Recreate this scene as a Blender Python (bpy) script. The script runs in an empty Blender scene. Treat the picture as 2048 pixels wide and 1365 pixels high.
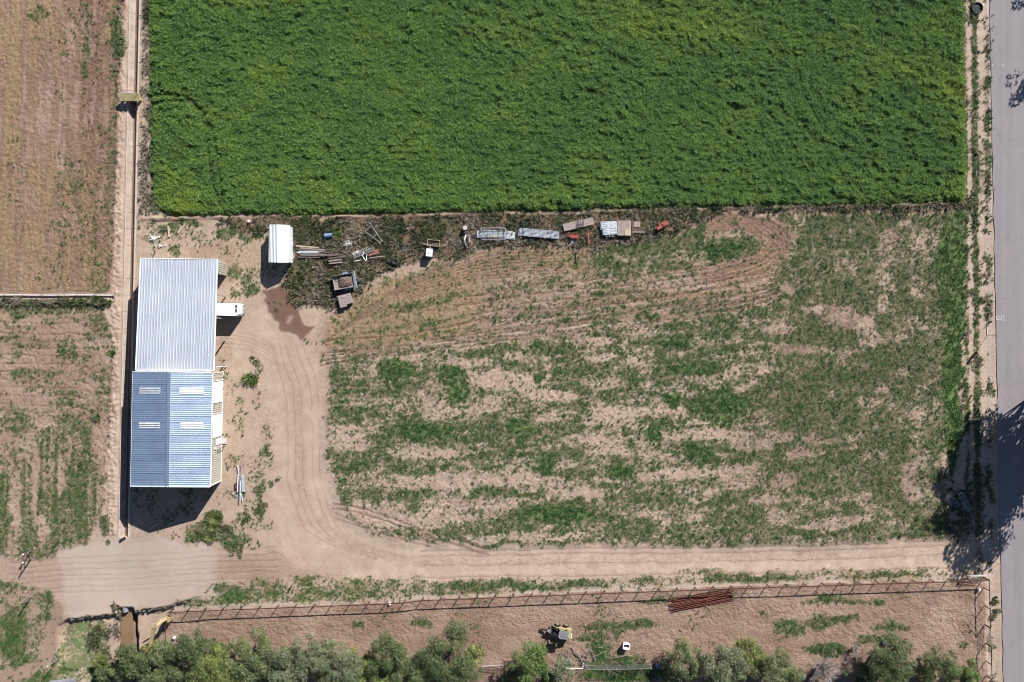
import bpy, math, random
import numpy as np
from mathutils import Vector, Matrix

random.seed(7)
RNG = np.random.default_rng(11)
scene = bpy.context.scene
col = scene.collection

# ---------------------------------------------------------------- camera
CAM_H = 113.8          # metres above the ground, looking straight down
PPM = 14.0             # photograph pixels per metre on the ground
cam_d = bpy.data.cameras.new('camera')
cam_d.lens = 28.0
cam_d.sensor_width = 36.0
cam_d.clip_start = 1.0
cam_d.clip_end = 3000.0
cam = bpy.data.objects.new('camera', cam_d)
cam.location = (0, 0, CAM_H)
cam.rotation_euler = (0, 0, 0)
col.objects.link(cam)
scene.camera = cam

# ---------------------------------------------------------------- light
SUN_EL = math.radians(33.0)
SUN_AZ = math.atan2(0.555, 0.832)      # from +Y towards +X
sun_dir = Vector((math.cos(SUN_EL)*math.sin(SUN_AZ), math.cos(SUN_EL)*math.cos(SUN_AZ), math.sin(SUN_EL)))
world = bpy.data.worlds.new('World')
scene.world = world
world.use_nodes = True
wn = world.node_tree.nodes
wl = world.node_tree.links
wn.clear()
w_out = wn.new('ShaderNodeOutputWorld')
w_bg = wn.new('ShaderNodeBackground')
w_sky = wn.new('ShaderNodeTexSky')
w_sky.sky_type = 'NISHITA'
w_sky.sun_disc = False
w_sky.sun_elevation = SUN_EL
w_sky.sun_rotation = SUN_AZ
w_sky.altitude = 1400.0
w_sky.air_density = 0.85
w_sky.dust_density = 0.3
w_bg.inputs['Strength'].default_value = 0.056
wl.new(w_sky.outputs['Color'], w_bg.inputs['Color'])
wl.new(w_bg.outputs['Background'], w_out.inputs['Surface'])
sun_d = bpy.data.lights.new('sun', 'SUN')
sun_d.energy = 5.0
sun_d.angle = math.radians(0.53)
sun_d.color = (1.0, 0.965, 0.92)
sun = bpy.data.objects.new('sun', sun_d)
sun.rotation_euler = sun_dir.to_track_quat('Z', 'Y').to_euler()
sun.location = (40, 60, 80)
col.objects.link(sun)

scene.view_settings.view_transform = 'Standard'
scene.view_settings.look = 'None'
scene.view_settings.gamma = 1.0
scene.view_settings.use_curve_mapping = False
scene.view_settings.exposure = 0.74
scene.cycles.filter_width = 1.0
scene.cycles.max_bounces = 5
scene.cycles.diffuse_bounces = 2
scene.cycles.glossy_bounces = 2
scene.cycles.transmission_bounces = 2
scene.cycles.transparent_max_bounces = 4

# ---------------------------------------------------------------- helpers
def W(px, py, z=0.0):
    """Point of the place seen at a photograph position when it lies z metres up."""
    s = (1.0 - z/CAM_H)/PPM
    return Vector(((px-1024.0)*s, (682.5-py)*s, z))

def link(o, parent=None):
    col.objects.link(o)
    if parent is not None:
        o.parent = parent
    return o

def tag(o, label=None, cat=None, group=None, kind=None):
    if label: o['label'] = label
    if cat: o['category'] = cat
    if group: o['group'] = group
    if kind: o['kind'] = kind
    return o

def thing(name, label, cat, loc, rz=0.0, group=None):
    o = bpy.data.objects.new(name, None)
    o.empty_display_size = 0.3
    o.location = loc
    o.rotation_euler = (0, 0, rz)
    link(o)
    return tag(o, label, cat, group)

def mesh_obj(name, me, mat, parent=None, loc=None):
    o = bpy.data.objects.new(name, me)
    if mat is not None and not me.materials:
        me.materials.append(mat)
    if loc is not None:
        o.location = loc
    return link(o, parent)

def copy_tree(o, parent=None):
    c = o.copy()
    link(c, parent)
    for ch in list(o.children):
        copy_tree(ch, c)
    return c

class MB:
    """Collects shapes into one mesh."""
    def __init__(self, off=(0, 0, 0)):
        self.v = []; self.f = []; self.o = Vector(off)
    def add(self, vs, fs):
        b = len(self.v)
        self.v += [tuple(Vector(p)-self.o) for p in vs]
        self.f += [tuple(i+b for i in q) for q in fs]
        return self
    def prism(self, pts, z0, z1):
        n = len(pts)
        a = 0.5*sum(pts[i][0]*pts[(i+1) % n][1]-pts[(i+1) % n][0]*pts[i][1] for i in range(n))
        if a < 0: pts = pts[::-1]
        vs = [(p[0], p[1], z0) for p in pts]+[(p[0], p[1], z1) for p in pts]
        fs = [tuple(range(n-1, -1, -1)), tuple(range(n, 2*n))]
        fs += [(i, (i+1) % n, n+(i+1) % n, n+i) for i in range(n)]
        return self.add(vs, fs)
    def box(self, c, s, rz=0.0, M=None):
        x, y, z = s[0]/2, s[1]/2, s[2]/2
        vs = [Vector(p) for p in ((-x,-y,-z),(x,-y,-z),(x,y,-z),(-x,y,-z),(-x,-y,z),(x,-y,z),(x,y,z),(-x,y,z))]
        R = M if M is not None else Matrix.Rotation(rz, 3, 'Z')
        vs = [R @ p + Vector(c) for p in vs]
        return self.add(vs, [(3,2,1,0),(4,5,6,7),(0,1,5,4),(1,2,6,5),(2,3,7,6),(3,0,4,7)])
    def bar(self, a, b, w, h):
        """box beam from a to b, w wide (horizontal) and h deep"""
        a = Vector(a); b = Vector(b); d = b-a; L = d.length
        if L < 1e-6: return self
        R = d.to_track_quat('X', 'Z').to_matrix()
        return self.box((a+b)/2, (L, w, h), M=R)
    def tube(self, a, b, r, n=6, r2=None, cap=True):
        a = Vector(a); b = Vector(b); d = b-a
        if d.length < 1e-6: return self
        r2 = r if r2 is None else r2
        q = d.to_track_quat('Z', 'Y').to_matrix()
        vs = []
        for c, rr in ((a, r), (b, r2)):
            for i in range(n):
                t = 2*math.pi*i/n
                vs.append(c + q @ Vector((rr*math.cos(t), rr*math.sin(t), 0)))
        fs = [(i, (i+1) % n, n+(i+1) % n, n+i) for i in range(n)]
        if cap: fs += [tuple(range(n-1, -1, -1)), tuple(range(n, 2*n))]
        return self.add(vs, fs)
    def path(self, pts, r, n=6, r2=None):
        k = len(pts)-1
        for i in range(k):
            ra = r if r2 is None else r+(r2-r)*i/k
            rb = r if r2 is None else r+(r2-r)*(i+1)/k
            self.tube(pts[i], pts[i+1], ra, n, rb)
        return self
    def torus(self, c, R, r, axis='Z', n=20, m=8, squash=1.0):
        vs = []; fs = []
        for i in range(n):
            t = 2*math.pi*i/n
            for j in range(m):
                p = 2*math.pi*j/m
                q = Vector(((R+r*math.cos(p))*math.cos(t), (R+r*math.cos(p))*math.sin(t), r*squash*math.sin(p)))
                if axis == 'Y': q = Vector((q.x, q.z, q.y))
                if axis == 'X': q = Vector((q.z, q.x, q.y))
                vs.append(q+Vector(c))
        for i in range(n):
            for j in range(m):
                fs.append((i*m+j, ((i+1) % n)*m+j, ((i+1) % n)*m+(j+1) % m, i*m+(j+1) % m))
        return self.add(vs, fs)
    def sheet(self, p00, p10, p11, p01, ribs, rh, nsub=1):
        """ribbed metal sheet: ribs run from p00 to p01, profile across p00-p10; a thin solid"""
        p00, p10, p11, p01 = map(Vector, (p00, p10, p11, p01))
        nrm = (p10-p00).cross(p01-p00).normalized()
        if nrm.z < -1e-3: nrm = -nrm
        ts = []
        for k in range(ribs):
            for t, u in ((0.0, 0), (0.60, 0), (0.70, 1), (0.88, 1), (0.98, 0)):
                ts.append(((k+t)/ribs, u))
        ts.append((1.0, 0))
        vs = []; n = len(ts)
        for s in (0.0, 1.0):
            for dz in (0.0, -0.025):
                for t, u in ts:
                    a = p00.lerp(p10, t); b = p01.lerp(p11, t)
                    vs.append(a.lerp(b, s)+nrm*(u*rh+dz))
        fs = []
        for i in range(n-1):
            fs.append((i, i+1, 2*n+i+1, 2*n+i))
            fs.append((n+i+1, n+i, 3*n+i, 3*n+i+1))
            fs.append((i, n+i, n+i+1, i+1))
            fs.append((2*n+i, 2*n+i+1, 3*n+i+1, 3*n+i))
        fs.append((0, 2*n, 3*n, n)); fs.append((n-1, 2*n-1, 4*n-1, 3*n-1))
        return self.add(vs, fs)
    def mesh(self, name, smooth=False):
        me = bpy.data.meshes.new(name)
        me.from_pydata(self.v, [], self.f)
        me.validate()
        me.update()
        if smooth:
            me.polygons.foreach_set('use_smooth', [True]*len(me.polygons))
        return me
    def build(self, name, mat, parent=None, loc=None, smooth=False):
        return mesh_obj(name, self.mesh(name, smooth), mat, parent, loc)

def np_mesh(name, verts, faces):
    """fast mesh from arrays; faces is (n,3) or (n,4)"""
    me = bpy.data.meshes.new(name)
    k = faces.shape[1]
    me.vertices.add(len(verts)); me.loops.add(faces.size); me.polygons.add(len(faces))
    me.vertices.foreach_set('co', np.ascontiguousarray(verts, np.float32).ravel())
    me.loops.foreach_set('vertex_index', np.ascontiguousarray(faces, np.int32).ravel())
    me.polygons.foreach_set('loop_start', np.arange(0, faces.size, k, dtype=np.int32))
    me.update(calc_edges=True)
    return me

# ---- lattice noise
_tab = np.random.default_rng(5).random((64, 256, 256)).astype(np.float32)
def vnoise(x, y, seed):
    t = _tab[seed % 64]
    xf = np.floor(x); yf = np.floor(y)
    u = x-xf; v = y-yf
    xi = xf.astype(np.int64) & 255; yi = yf.astype(np.int64) & 255
    xj = (xi+1) & 255; yj = (yi+1) & 255
    u = u*u*(3-2*u); v = v*v*(3-2*v)
    a = t[xi, yi]; b = t[xj, yi]; c = t[xi, yj]; d = t[xj, yj]
    return (a*(1-u)+b*u)*(1-v)+(c*(1-u)+d*u)*v
def fbm(X, Y, sx, sy=None, octv=4, seed=0, gain=0.5):
    sy = sx if sy is None else sy
    s = 0.0; a = 1.0; tot = 0.0; f = 1.0
    for o in range(octv):
        s = s + a*vnoise(X*f/sx+17.3*o, Y*f/sy+9.1*o, seed+o)
        tot += a; a *= gain; f *= 2.03
    return s/tot
def sstep(a, b, x):
    t = np.clip((x-a)/(b-a), 0, 1)
    return t*t*(3-2*t)
def poly_sd(X, Y, pts):
    """signed distance in pixels, positive inside"""
    d = np.full(X.shape, 1e9, np.float32); ins = np.zeros(X.shape, bool)
    n = len(pts)
    for i in range(n):
        x0, y0 = pts[i]; x1, y1 = pts[(i+1) % n]
        ex, ey = x1-x0, y1-y0
        t = np.clip(((X-x0)*ex+(Y-y0)*ey)/(ex*ex+ey*ey+1e-9), 0, 1)
        d = np.minimum(d, (X-x0-t*ex)**2+(Y-y0-t*ey)**2)
        cond = ((y0 > Y) != (y1 > Y)) & (X < (x1-x0)*(Y-y0)/(y1-y0+1e-12)+x0)
        ins ^= cond
    d = np.sqrt(d)
    return np.where(ins, d, -d)
def line_d(X, Y, pts):
    d = np.full(X.shape, 1e9, np.float32)
    for i in range(len(pts)-1):
        x0, y0 = pts[i]; x1, y1 = pts[i+1]
        ex, ey = x1-x0, y1-y0
        t = np.clip(((X-x0)*ex+(Y-y0)*ey)/(ex*ex+ey*ey+1e-9), 0, 1)
        d = np.minimum(d, (X-x0-t*ex)**2+(Y-y0-t*ey)**2)
    return np.sqrt(d)
def curve(pts, n=10):
    """Catmull-Rom through photograph points"""
    out = []
    P = [pts[0]]+list(pts)+[pts[-1]]
    for i in range(1, len(P)-2):
        p0, p1, p2, p3 = [np.array(q, float) for q in P[i-1:i+3]]
        for k in range(n):
            t = k/n
            out.append(tuple(0.5*((2*p1)+(-p0+p2)*t+(2*p0-5*p1+4*p2-p3)*t*t+(-p0+3*p1-3*p2+p3)*t**3)))
    out.append(tuple(pts[-1]))
    return out

# ---------------------------------------------------------------- materials
class NT:
    def __init__(self, name):
        self.m = bpy.data.materials.new(name); self.m.use_nodes = True
        self.n = self.m.node_tree.nodes; self.l = self.m.node_tree.links
        self.b = self.n['Principled BSDF']
        self.out = self.n['Material Output']
    def new(self, t, **kw):
        nd = self.n.new(t)
        for k, v in kw.items(): setattr(nd, k, v)
        return nd
    def put(self, sock, v):
        if hasattr(v, 'links') or hasattr(v, 'is_linked'):
            self.l.new(v, sock)
        else:
            sock.default_value = v
    def math(self, op, a, b=0.0, c=None, clamp=False):
        nd = self.new('ShaderNodeMath', operation=op, use_clamp=clamp)
        self.put(nd.inputs[0], a); self.put(nd.inputs[1], b)
        if c is not None: self.put(nd.inputs[2], c)
        return nd.outputs[0]
    def mix(self, fac, a, b, mode='MIX'):
        nd = self.new('ShaderNodeMix', data_type='RGBA', blend_type=mode)
        self.put(nd.inputs[0], fac)
        self.put(nd.inputs[6], a if not isinstance(a, tuple) else (*a[:3], 1))
        self.put(nd.inputs[7], b if not isinstance(b, tuple) else (*b[:3], 1))
        return nd.outputs[2]
    def pos(self):
        return self.new('ShaderNodeNewGeometry').outputs['Position']
    def objco(self):
        return self.new('ShaderNodeTexCoord').outputs['Object']
    def noise(self, vec, scale, detail=3.0, rough=0.55, stretch=None):
        if stretch is not None:
            mp = self.new('ShaderNodeMapping')
            mp.inputs['Scale'].default_value = stretch
            self.l.new(vec, mp.inputs['Vector']); vec = mp.outputs[0]
        nd = self.new('ShaderNodeTexNoise')
        nd.inputs['Scale'].default_value = scale
        nd.inputs['Detail'].default_value = detail
        nd.inputs['Roughness'].default_value = rough
        self.l.new(vec, nd.inputs['Vector'])
        return nd.outputs[0]
    def attr(self, name, typ='GEOMETRY'):
        nd = self.new('ShaderNodeAttribute', attribute_name=name, attribute_type=typ)
        return nd.outputs['Fac']
    def rng(self, v, a, b, c=0.0, d=1.0, clamp=True):
        nd = self.new('ShaderNodeMapRange'); nd.clamp = clamp
        self.put(nd.inputs[0], v)
        for i, q in enumerate((a, b, c, d)): self.put(nd.inputs[1+i], q)
        return nd.outputs[0]
    def base(self, c, rough=0.8, metal=0.0, spec=0.3):
        self.put(self.b.inputs['Base Color'], c if not isinstance(c, tuple) else (*c[:3], 1))
        self.put(self.b.inputs['Roughness'], rough)
        self.put(self.b.inputs['Metallic'], metal)
        self.b.inputs['Specular IOR Level'].default_value = spec
    def bump(self, h, dist=0.02, strength=1.0):
        nd = self.new('ShaderNodeBump')
        nd.inputs['Distance'].default_value = dist
        nd.inputs['Strength'].default_value = strength
        self.l.new(h, nd.inputs['Height'])
        self.l.new(nd.outputs[0], self.b.inputs['Normal'])

def paint(name, c, c2=None, scale=2.0, rough=0.6, metal=0.0, spec=0.3, amt=(0.35, 0.65), bump=0.0, stretch=None, detail=4.0):
    """a surface of two weathered tones"""
    t = NT(name)
    nz = t.noise(t.objco(), scale, detail, 0.6, stretch)
    c2 = c2 or tuple(x*0.75 for x in c)
    t.base(t.mix(t.rng(nz, amt[0], amt[1]), c, c2), rough, metal, spec)
    if bump: t.bump(nz, bump)
    return t.m

M = {}
M['white_metal'] = paint('white_metal', (0.78, 0.80, 0.82), (0.66, 0.68, 0.70), 0.6, 0.4, 0.0, 0.5)
M['galv'] = paint('galvanised_roof', (0.75, 0.865, 1.0), (0.66, 0.77, 0.90), 0.35, 0.44, 0.93, 0.5, stretch=(1, 1, 1))
M['barn_roof'] = paint('barn_roof', (0.70, 0.745, 0.81), (0.62, 0.665, 0.73), 0.25, 0.48, 0.55, 0.5)
M['trim'] = paint('white_trim', (0.82, 0.82, 0.80), (0.72, 0.72, 0.70), 1.5, 0.45)
M['beige'] = paint('beige_siding', (0.44, 0.42, 0.355), (0.37, 0.35, 0.29), 0.7, 0.5)
M['door_white'] = paint('door_white', (0.84, 0.85, 0.86), (0.78, 0.79, 0.80), 1.2, 0.45)
M['skylight'] = paint('skylight_panel', (0.66, 0.67, 0.66), (0.50, 0.52, 0.52), 1.6, 0.4)
M['concrete'] = paint('concrete', (0.44, 0.36, 0.30), (0.33, 0.26, 0.21), 0.9, 0.85, bump=0.01, detail=6)
M['lip'] = paint('concrete_lip', (0.55, 0.47, 0.39), (0.44, 0.36, 0.29), 1.5, 0.85, bump=0.01)
M['step'] = paint('pale_concrete', (0.50, 0.48, 0.46), (0.40, 0.38, 0.36), 2.0, 0.85)
M['yellow'] = paint('yellow_paint', (0.46, 0.35, 0.15), (0.28, 0.215, 0.115), 2.8, 0.65, detail=6)
M['yellow_dull'] = paint('faded_yellow_paint', (0.44, 0.37, 0.16), (0.31, 0.26, 0.13), 2.2, 0.65, detail=6)
M['black'] = paint('black_rubber', (0.018, 0.018, 0.02), (0.03, 0.03, 0.03), 5.0, 0.7)
M['dark'] = paint('dark_steel', (0.035, 0.034, 0.036), (0.06, 0.055, 0.05), 4.0, 0.5, 0.3)
M['grey'] = paint('grey_paint', (0.22, 0.22, 0.25), (0.16, 0.16, 0.18), 3.0, 0.5)
M['silver'] = paint('silver_steel', (0.55, 0.56, 0.58), (0.40, 0.41, 0.43), 3.0, 0.35, 0.6)
M['rust'] = paint('rusty_pipe', (0.17, 0.055, 0.038), (0.10, 0.032, 0.024), 3.0, 0.75, 0.1, bump=0.004)
M['rust_dark'] = paint('dark_rusty_pipe', (0.085, 0.038, 0.028), (0.05, 0.024, 0.02), 4.0, 0.75, 0.1)
M['wood'] = paint('weathered_wood', (0.36, 0.30, 0.26), (0.23, 0.19, 0.17), 1.2, 0.85, stretch=(1, 9, 9), bump=0.004)
M['wood_dark'] = paint('dark_weathered_wood', (0.17, 0.13, 0.11), (0.10, 0.075, 0.065), 1.5, 0.9, stretch=(1, 9, 9))
M['wood_pale'] = paint('pale_timber', (0.50, 0.41, 0.28), (0.38, 0.30, 0.20), 1.5, 0.8, stretch=(1, 9, 9))
M['plywood'] = paint('plywood', (0.40, 0.31, 0.25), (0.27, 0.21, 0.18), 1.6, 0.85, detail=6)
M['tin'] = paint('old_tin', (0.60, 0.62, 0.66), (0.22, 0.23, 0.27), 2.6, 0.45, 0.45, detail=6)
M['tin_pale'] = paint('pale_tin', (0.60, 0.65, 0.67), (0.34, 0.38, 0.41), 2.2, 0.5, 0.2, detail=6)
M['worn_paint'] = paint('worn_road_paint', (0.52, 0.50, 0.51), (0.36, 0.34, 0.35), 6.0, 0.8)
M['blue'] = paint('blue_paint', (0.12, 0.20, 0.40), (0.22, 0.29, 0.46), 3.0, 0.5)
M['red'] = paint('red_paint', (0.44, 0.075, 0.06), (0.27, 0.06, 0.05), 3.5, 0.6, detail=6)
M['red_faded'] = paint('faded_red_paint', (0.42, 0.17, 0.13), (0.30, 0.13, 0.10), 3.0, 0.6)
M['pvc'] = paint('white_pvc', (0.78, 0.79, 0.80), (0.62, 0.63, 0.65), 2.0, 0.4)
M['stone'] = paint('pale_rubble', (0.62, 0.60, 0.57), (0.44, 0.42, 0.39), 6.0, 0.85)
M['brush'] = paint('dead_brush', (0.28, 0.23, 0.20), (0.19, 0.155, 0.135), 3.0, 0.9)
M['brush_grey'] = paint('grey_dead_twigs', (0.36, 0.34, 0.33), (0.25, 0.23, 0.22), 3.0, 0.9)
M['bark'] = paint('bark', (0.13, 0.10, 0.08), (0.08, 0.06, 0.05), 5.0, 0.95, bump=0.01)
M['steel_post'] = paint('galvanised_post', (0.40, 0.39, 0.40), (0.30, 0.28, 0.28), 4.0, 0.5, 0.4)
M['mulch'] = paint('scrap_heap', (0.20, 0.145, 0.115), (0.09, 0.065, 0.055), 3.5, 0.95, detail=8, bump=0.03)

def foliage(name, dark, mid, light, scale=0.9, trans=0.25):
    t = NT(name)
    g = t.new('ShaderNodeNewGeometry')
    nz = t.noise(t.pos(), scale, 3.0)
    r = t.math('MULTIPLY_ADD', g.outputs['Random Per Island'], 0.55, t.math('MULTIPLY_ADD', nz, 1.3, -0.45))
    ramp = t.new('ShaderNodeValToRGB')
    ramp.color_ramp.elements[0].position = 0.12; ramp.color_ramp.elements[0].color = (*dark, 1)
    ramp.color_ramp.elements[1].position = 0.88; ramp.color_ramp.elements[1].color = (*light, 1)
    e = ramp.color_ramp.elements.new(0.5); e.color = (*mid, 1)
    t.l.new(r, ramp.inputs[0])
    c = ramp.outputs[0]
    t.base(c, 0.6, 0.0, 0.25)
    tr = t.new('ShaderNodeBsdfTranslucent'); t.l.new(c, tr.inputs['Color'])
    mx = t.new('ShaderNodeMixShader'); mx.inputs[0].default_value = trans
    t.l.new(t.b.outputs[0], mx.inputs[1]); t.l.new(tr.outputs[0], mx.inputs[2])
    t.l.new(mx.outputs[0], t.out.inputs['Surface'])
    return t.m
M['fol_dark'] = foliage('foliage_dark_green', (0.045, 0.072, 0.028), (0.105, 0.145, 0.058), (0.205, 0.245, 0.105))
M['fol_olive'] = foliage('foliage_olive', (0.065, 0.088, 0.036), (0.155, 0.188, 0.080), (0.275, 0.305, 0.145))
M['fol_yellow'] = foliage('foliage_yellow_green', (0.075, 0.10, 0.03), (0.175, 0.215, 0.065), (0.33, 0.35, 0.115))
M['fol_grey'] = foliage('foliage_grey_green', (0.085, 0.105, 0.055), (0.185, 0.212, 0.115), (0.31, 0.335, 0.20))
M['fol_bright'] = foliage('foliage_bright_green', (0.048, 0.09, 0.024), (0.105, 0.175, 0.05), (0.22, 0.30, 0.09))

def tuft_mat(name, stops, trans=0.2):
    """leaf colour from the instance's own tint"""
    t = NT(name)
    g = t.new('ShaderNodeNewGeometry')
    tint = t.attr('tint', 'INSTANCER')
    r = t.math('MULTIPLY_ADD', g.outputs['Random Per Island'], 0.22, t.math('SUBTRACT', tint, 0.11))
    ramp = t.new('ShaderNodeValToRGB')
    els = ramp.color_ramp.elements
    for i, (p, c) in enumerate(stops):
        e = els[i] if i < 2 else els.new(p)
        e.position = p; e.color = (*c, 1)
    t.l.new(r, ramp.inputs[0]); c = ramp.outputs[0]
    t.base(c, 0.6, 0.0, 0.2)
    tr = t.new('ShaderNodeBsdfTranslucent'); t.l.new(c, tr.inputs['Color'])
    mx = t.new('ShaderNodeMixShader'); mx.inputs[0].default_value = trans
    t.l.new(t.b.outputs[0], mx.inputs[1]); t.l.new(tr.outputs[0], mx.inputs[2])
    t.l.new(mx.outputs[0], t.out.inputs['Surface'])
    return t.m
M['crop'] = tuft_mat('crop_leaf', [(0.0, (0.108, 0.205, 0.062)), (1.0, (0.32, 0.36, 0.06)), (0.35, (0.160, 0.272, 0.062)), (0.65, (0.225, 0.325, 0.058))], 0.35)
M['grass'] = tuft_mat('grass_blade', [(0.0, (0.045, 0.115, 0.034)), (1.0, (0.42, 0.355, 0.235)), (0.35, (0.078, 0.155, 0.040)), (0.6, (0.128, 0.172, 0.064)), (0.8, (0.235, 0.23, 0.130))])
M['weed'] = tuft_mat('weed_leaf', [(0.0, (0.035, 0.050, 0.022)), (1.0, (0.26, 0.22, 0.17)), (0.4, (0.070, 0.085, 0.036)), (0.65, (0.12, 0.105, 0.068))])

# ================================================================ GROUND
def canal_l(py):          # left lip of the concrete canal, photograph px
    return 259.3-0.0207*py
CANAL_W = 21.8
CANAL_END = 1076.0

STEP = 0.16
fx = np.arange(-77.0, 77.0+1e-6, STEP); fy = np.arange(-53.0, 53.0+1e-6, STEP)
ox = np.array([-900, -500, -300, -200, -140, -110, -92, -83], float)
oy = np.array([-900, -500, -300, -200, -130, -95, -75, -62], float)
gx = np.concatenate([ox, fx, -ox[::-1]]); gy = np.concatenate([oy, fy, -oy[::-1]])
GX, GY = np.meshgrid(gx, gy, indexing='ij')
X = (1024+GX*PPM).astype(np.float32); Y = (682.5-GY*PPM).astype(np.float32)

wn1 = (fbm(X, Y, 46, octv=3, seed=1)-0.5); wn2 = (fbm(X, Y, 46, octv=3, seed=4)-0.5)
wf1 = (fbm(X, Y, 11, octv=3, seed=8)-0.5); wf2 = (fbm(X, Y, 11, octv=3, seed=9)-0.5)
XW = X+22*wn1+10*wf1; YW = Y+22*wn2+10*wf2            # ragged outlines
XS = X+7*wn1+4*wf1; YS = Y+7*wn2+4*wf2               # nearly clean outlines

def reg(pts, f=6.0, ragged=True):
    a, b = (XW, YW) if ragged else (XS, YS)
    x0 = min(p[0] for p in pts)-60; x1 = max(p[0] for p in pts)+60
    y0 = min(p[1] for p in pts)-60; y1 = max(p[1] for p in pts)+60
    sel = (X > x0) & (X < x1) & (Y > y0) & (Y < y1)
    out = np.zeros(X.shape, np.float32)
    out[sel] = sstep(-f, f, poly_sd(a[sel], b[sel], pts))
    return out
def blob(cx, cy, rx, ry, ang=0.0, soft=0.45):
    sel = (abs(X-cx) < max(rx, ry)*1.6+30) & (abs(Y-cy) < max(rx, ry)*1.6+30)
    out = np.zeros(X.shape, np.float32)
    c, s = math.cos(ang), math.sin(ang)
    dx = XW[sel]-cx; dy = YW[sel]-cy
    r = np.sqrt(((dx*c+dy*s)/rx)**2+((-dx*s+dy*c)/ry)**2)
    out[sel] = 1-sstep(1-soft, 1+soft*0.5, r)
    return out
def stroke(pts, w, f=1.5, wob=True):
    pts = curve(pts)
    x0 = min(p[0] for p in pts)-20-w; x1 = max(p[0] for p in pts)+20+w
    y0 = min(p[1] for p in pts)-20-w; y1 = max(p[1] for p in pts)+20+w
    sel = (X > x0) & (X < x1) & (Y > y0) & (Y < y1)
    out = np.zeros(X.shape, np.float32)
    a, b = (XS[sel], YS[sel]) if wob else (X[sel], Y[sel])
    out[sel] = 1-sstep(w-f, w+f, line_d(a, b, pts))
    return out
def union(*ms):
    o = ms[0]
    for m in ms[1:]: o = np.maximum(o, m)
    return o

n_big = fbm(X, Y, 150, octv=4, seed=20)
n_mid = fbm(X, Y, 34, octv=4, seed=24)
n_fin = fbm(X, Y, 9, octv=3, seed=28)
hx = X+110*(n_big-.5)+70*wn1; hy = Y+0.05*X+26*wn2+30*(n_big-.5)
n_hst = 0.6*fbm(hx, hy, 120, 19, octv=5, seed=32, gain=0.66)+0.4*fbm(hx*0.98+0.17*hy+71, hy-0.03*hx+33, 150, 24, octv=4, seed=33, gain=0.66)     # long streaks across
n_vst = fbm(X+14*wn1+0.04*Y, Y+120*wn2, 13, 200, octv=4, seed=36, gain=0.62)      # long streaks up and down
n_hfi = fbm(X, Y, 60, 6, octv=3, seed=40)
n_vfi = fbm(X, Y, 5, 60, octv=3, seed=44)

# ---- regions
R_nw = reg([(-300, -300), (252, -300), (250, 60), (240, 160), (234, 330), (228, 480), (222, 585), (-300, 588)], 5, False)
R_sw = reg([(-300, 612), (205, 612), (224, 680), (222, 900), (212, 1010), (185, 1080), (110, 1112), (-300, 1120)], 6)
R_crop = reg([(300, -600), (1922, -600), (1928, 60), (1930, 410), (1250, 420), (800, 430), (450, 432), (330, 432), (303, 400), (298, 200)], 4, False)
R_weed = reg([(440, 440), (800, 436), (1500, 414), (1935, 404), (1935, 424), (1480, 426), (1410, 430), (1350, 468), (1200, 500), (1120, 492), (960, 505), (820, 530), (745, 556), (706, 600), (650, 618), (580, 600), (560, 566), (590, 520), (584, 452), (500, 470)], 6)
R_lot = reg([(660, 640), (760, 560), (960, 505), (1180, 500), (1400, 432), (1905, 425), (1905, 700), (1892, 1082), (1500, 1092), (1000, 1094), (860, 1085), (740, 1070), (680, 1010), (650, 900), (655, 760)], 8)
R_drive = reg([(455, 640), (520, 600), (600, 660), (640, 720), (652, 800), (648, 930), (664, 1010), (720, 1065), (790, 1092), (1000, 1100), (1500, 1098), (1900, 1086), (1990, 1078), (1990, 1150), (1900, 1135), (1500, 1142), (1100, 1150), (840, 1156), (700, 1150), (600, 1130), (560, 1090), (548, 980), (552, 860), (530, 780), (470, 735)], 17)
R_slab = reg([(118, 1106), (150, 1092), (240, 1078), (330, 1076), (420, 1092), (434, 1110), (428, 1180), (330, 1212), (134, 1234)], 10)
R_pad = reg([(335, 1226), (700, 1209), (1200, 1184), (1650, 1168), (1972, 1158), (1982, 1500), (300, 1500), (300, 1300)], 3, False)
R_verge = reg([(1926, -300), (1982, -300), (1990, 1500), (1975, 1500), (1970, 1160), (1930, 1080)], 5)
R_strip = reg([(420, 1160), (640, 1150), (900, 1160), (1500, 1146), (1950, 1128), (1970, 1158), (1650, 1166), (1200, 1182), (700, 1207), (400, 1220), (330, 1222), (400, 1190)], 6)
R_yard = reg([(278, 440), (560, 440), (600, 560), (660, 700), (660, 1000), (600, 1110), (430, 1100), (262, 1080)], 8)
R_swlow = reg([(-200, 1150), (100, 1172), (125, 1240), (110, 1380), (-200, 1380)], 8)
R_swgrass = reg([(125, 1246), (205, 1232), (216, 1262), (222, 1500), (80, 1500), (110, 1330)], 7)

pale = R_drive*np.clip(0.60+0.22*sstep(620, 1000, X)+0.9*(n_mid-.5)+0.6*(n_hst-.5), 0, 0.9)
red = np.zeros_like(X); damp = np.zeros_like(X); straw = np.zeros_like(X); green = np.zeros_like(X); grey = np.zeros_like(X); lush = np.zeros_like(X)

# general: bare banks of the canal
bank = ((X > canal_l(Y)-34) & (X < canal_l(Y)+CANAL_W+26) & (Y < 1085)).astype(np.float32)
pale = np.maximum(pale, 0.35*bank)

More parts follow.
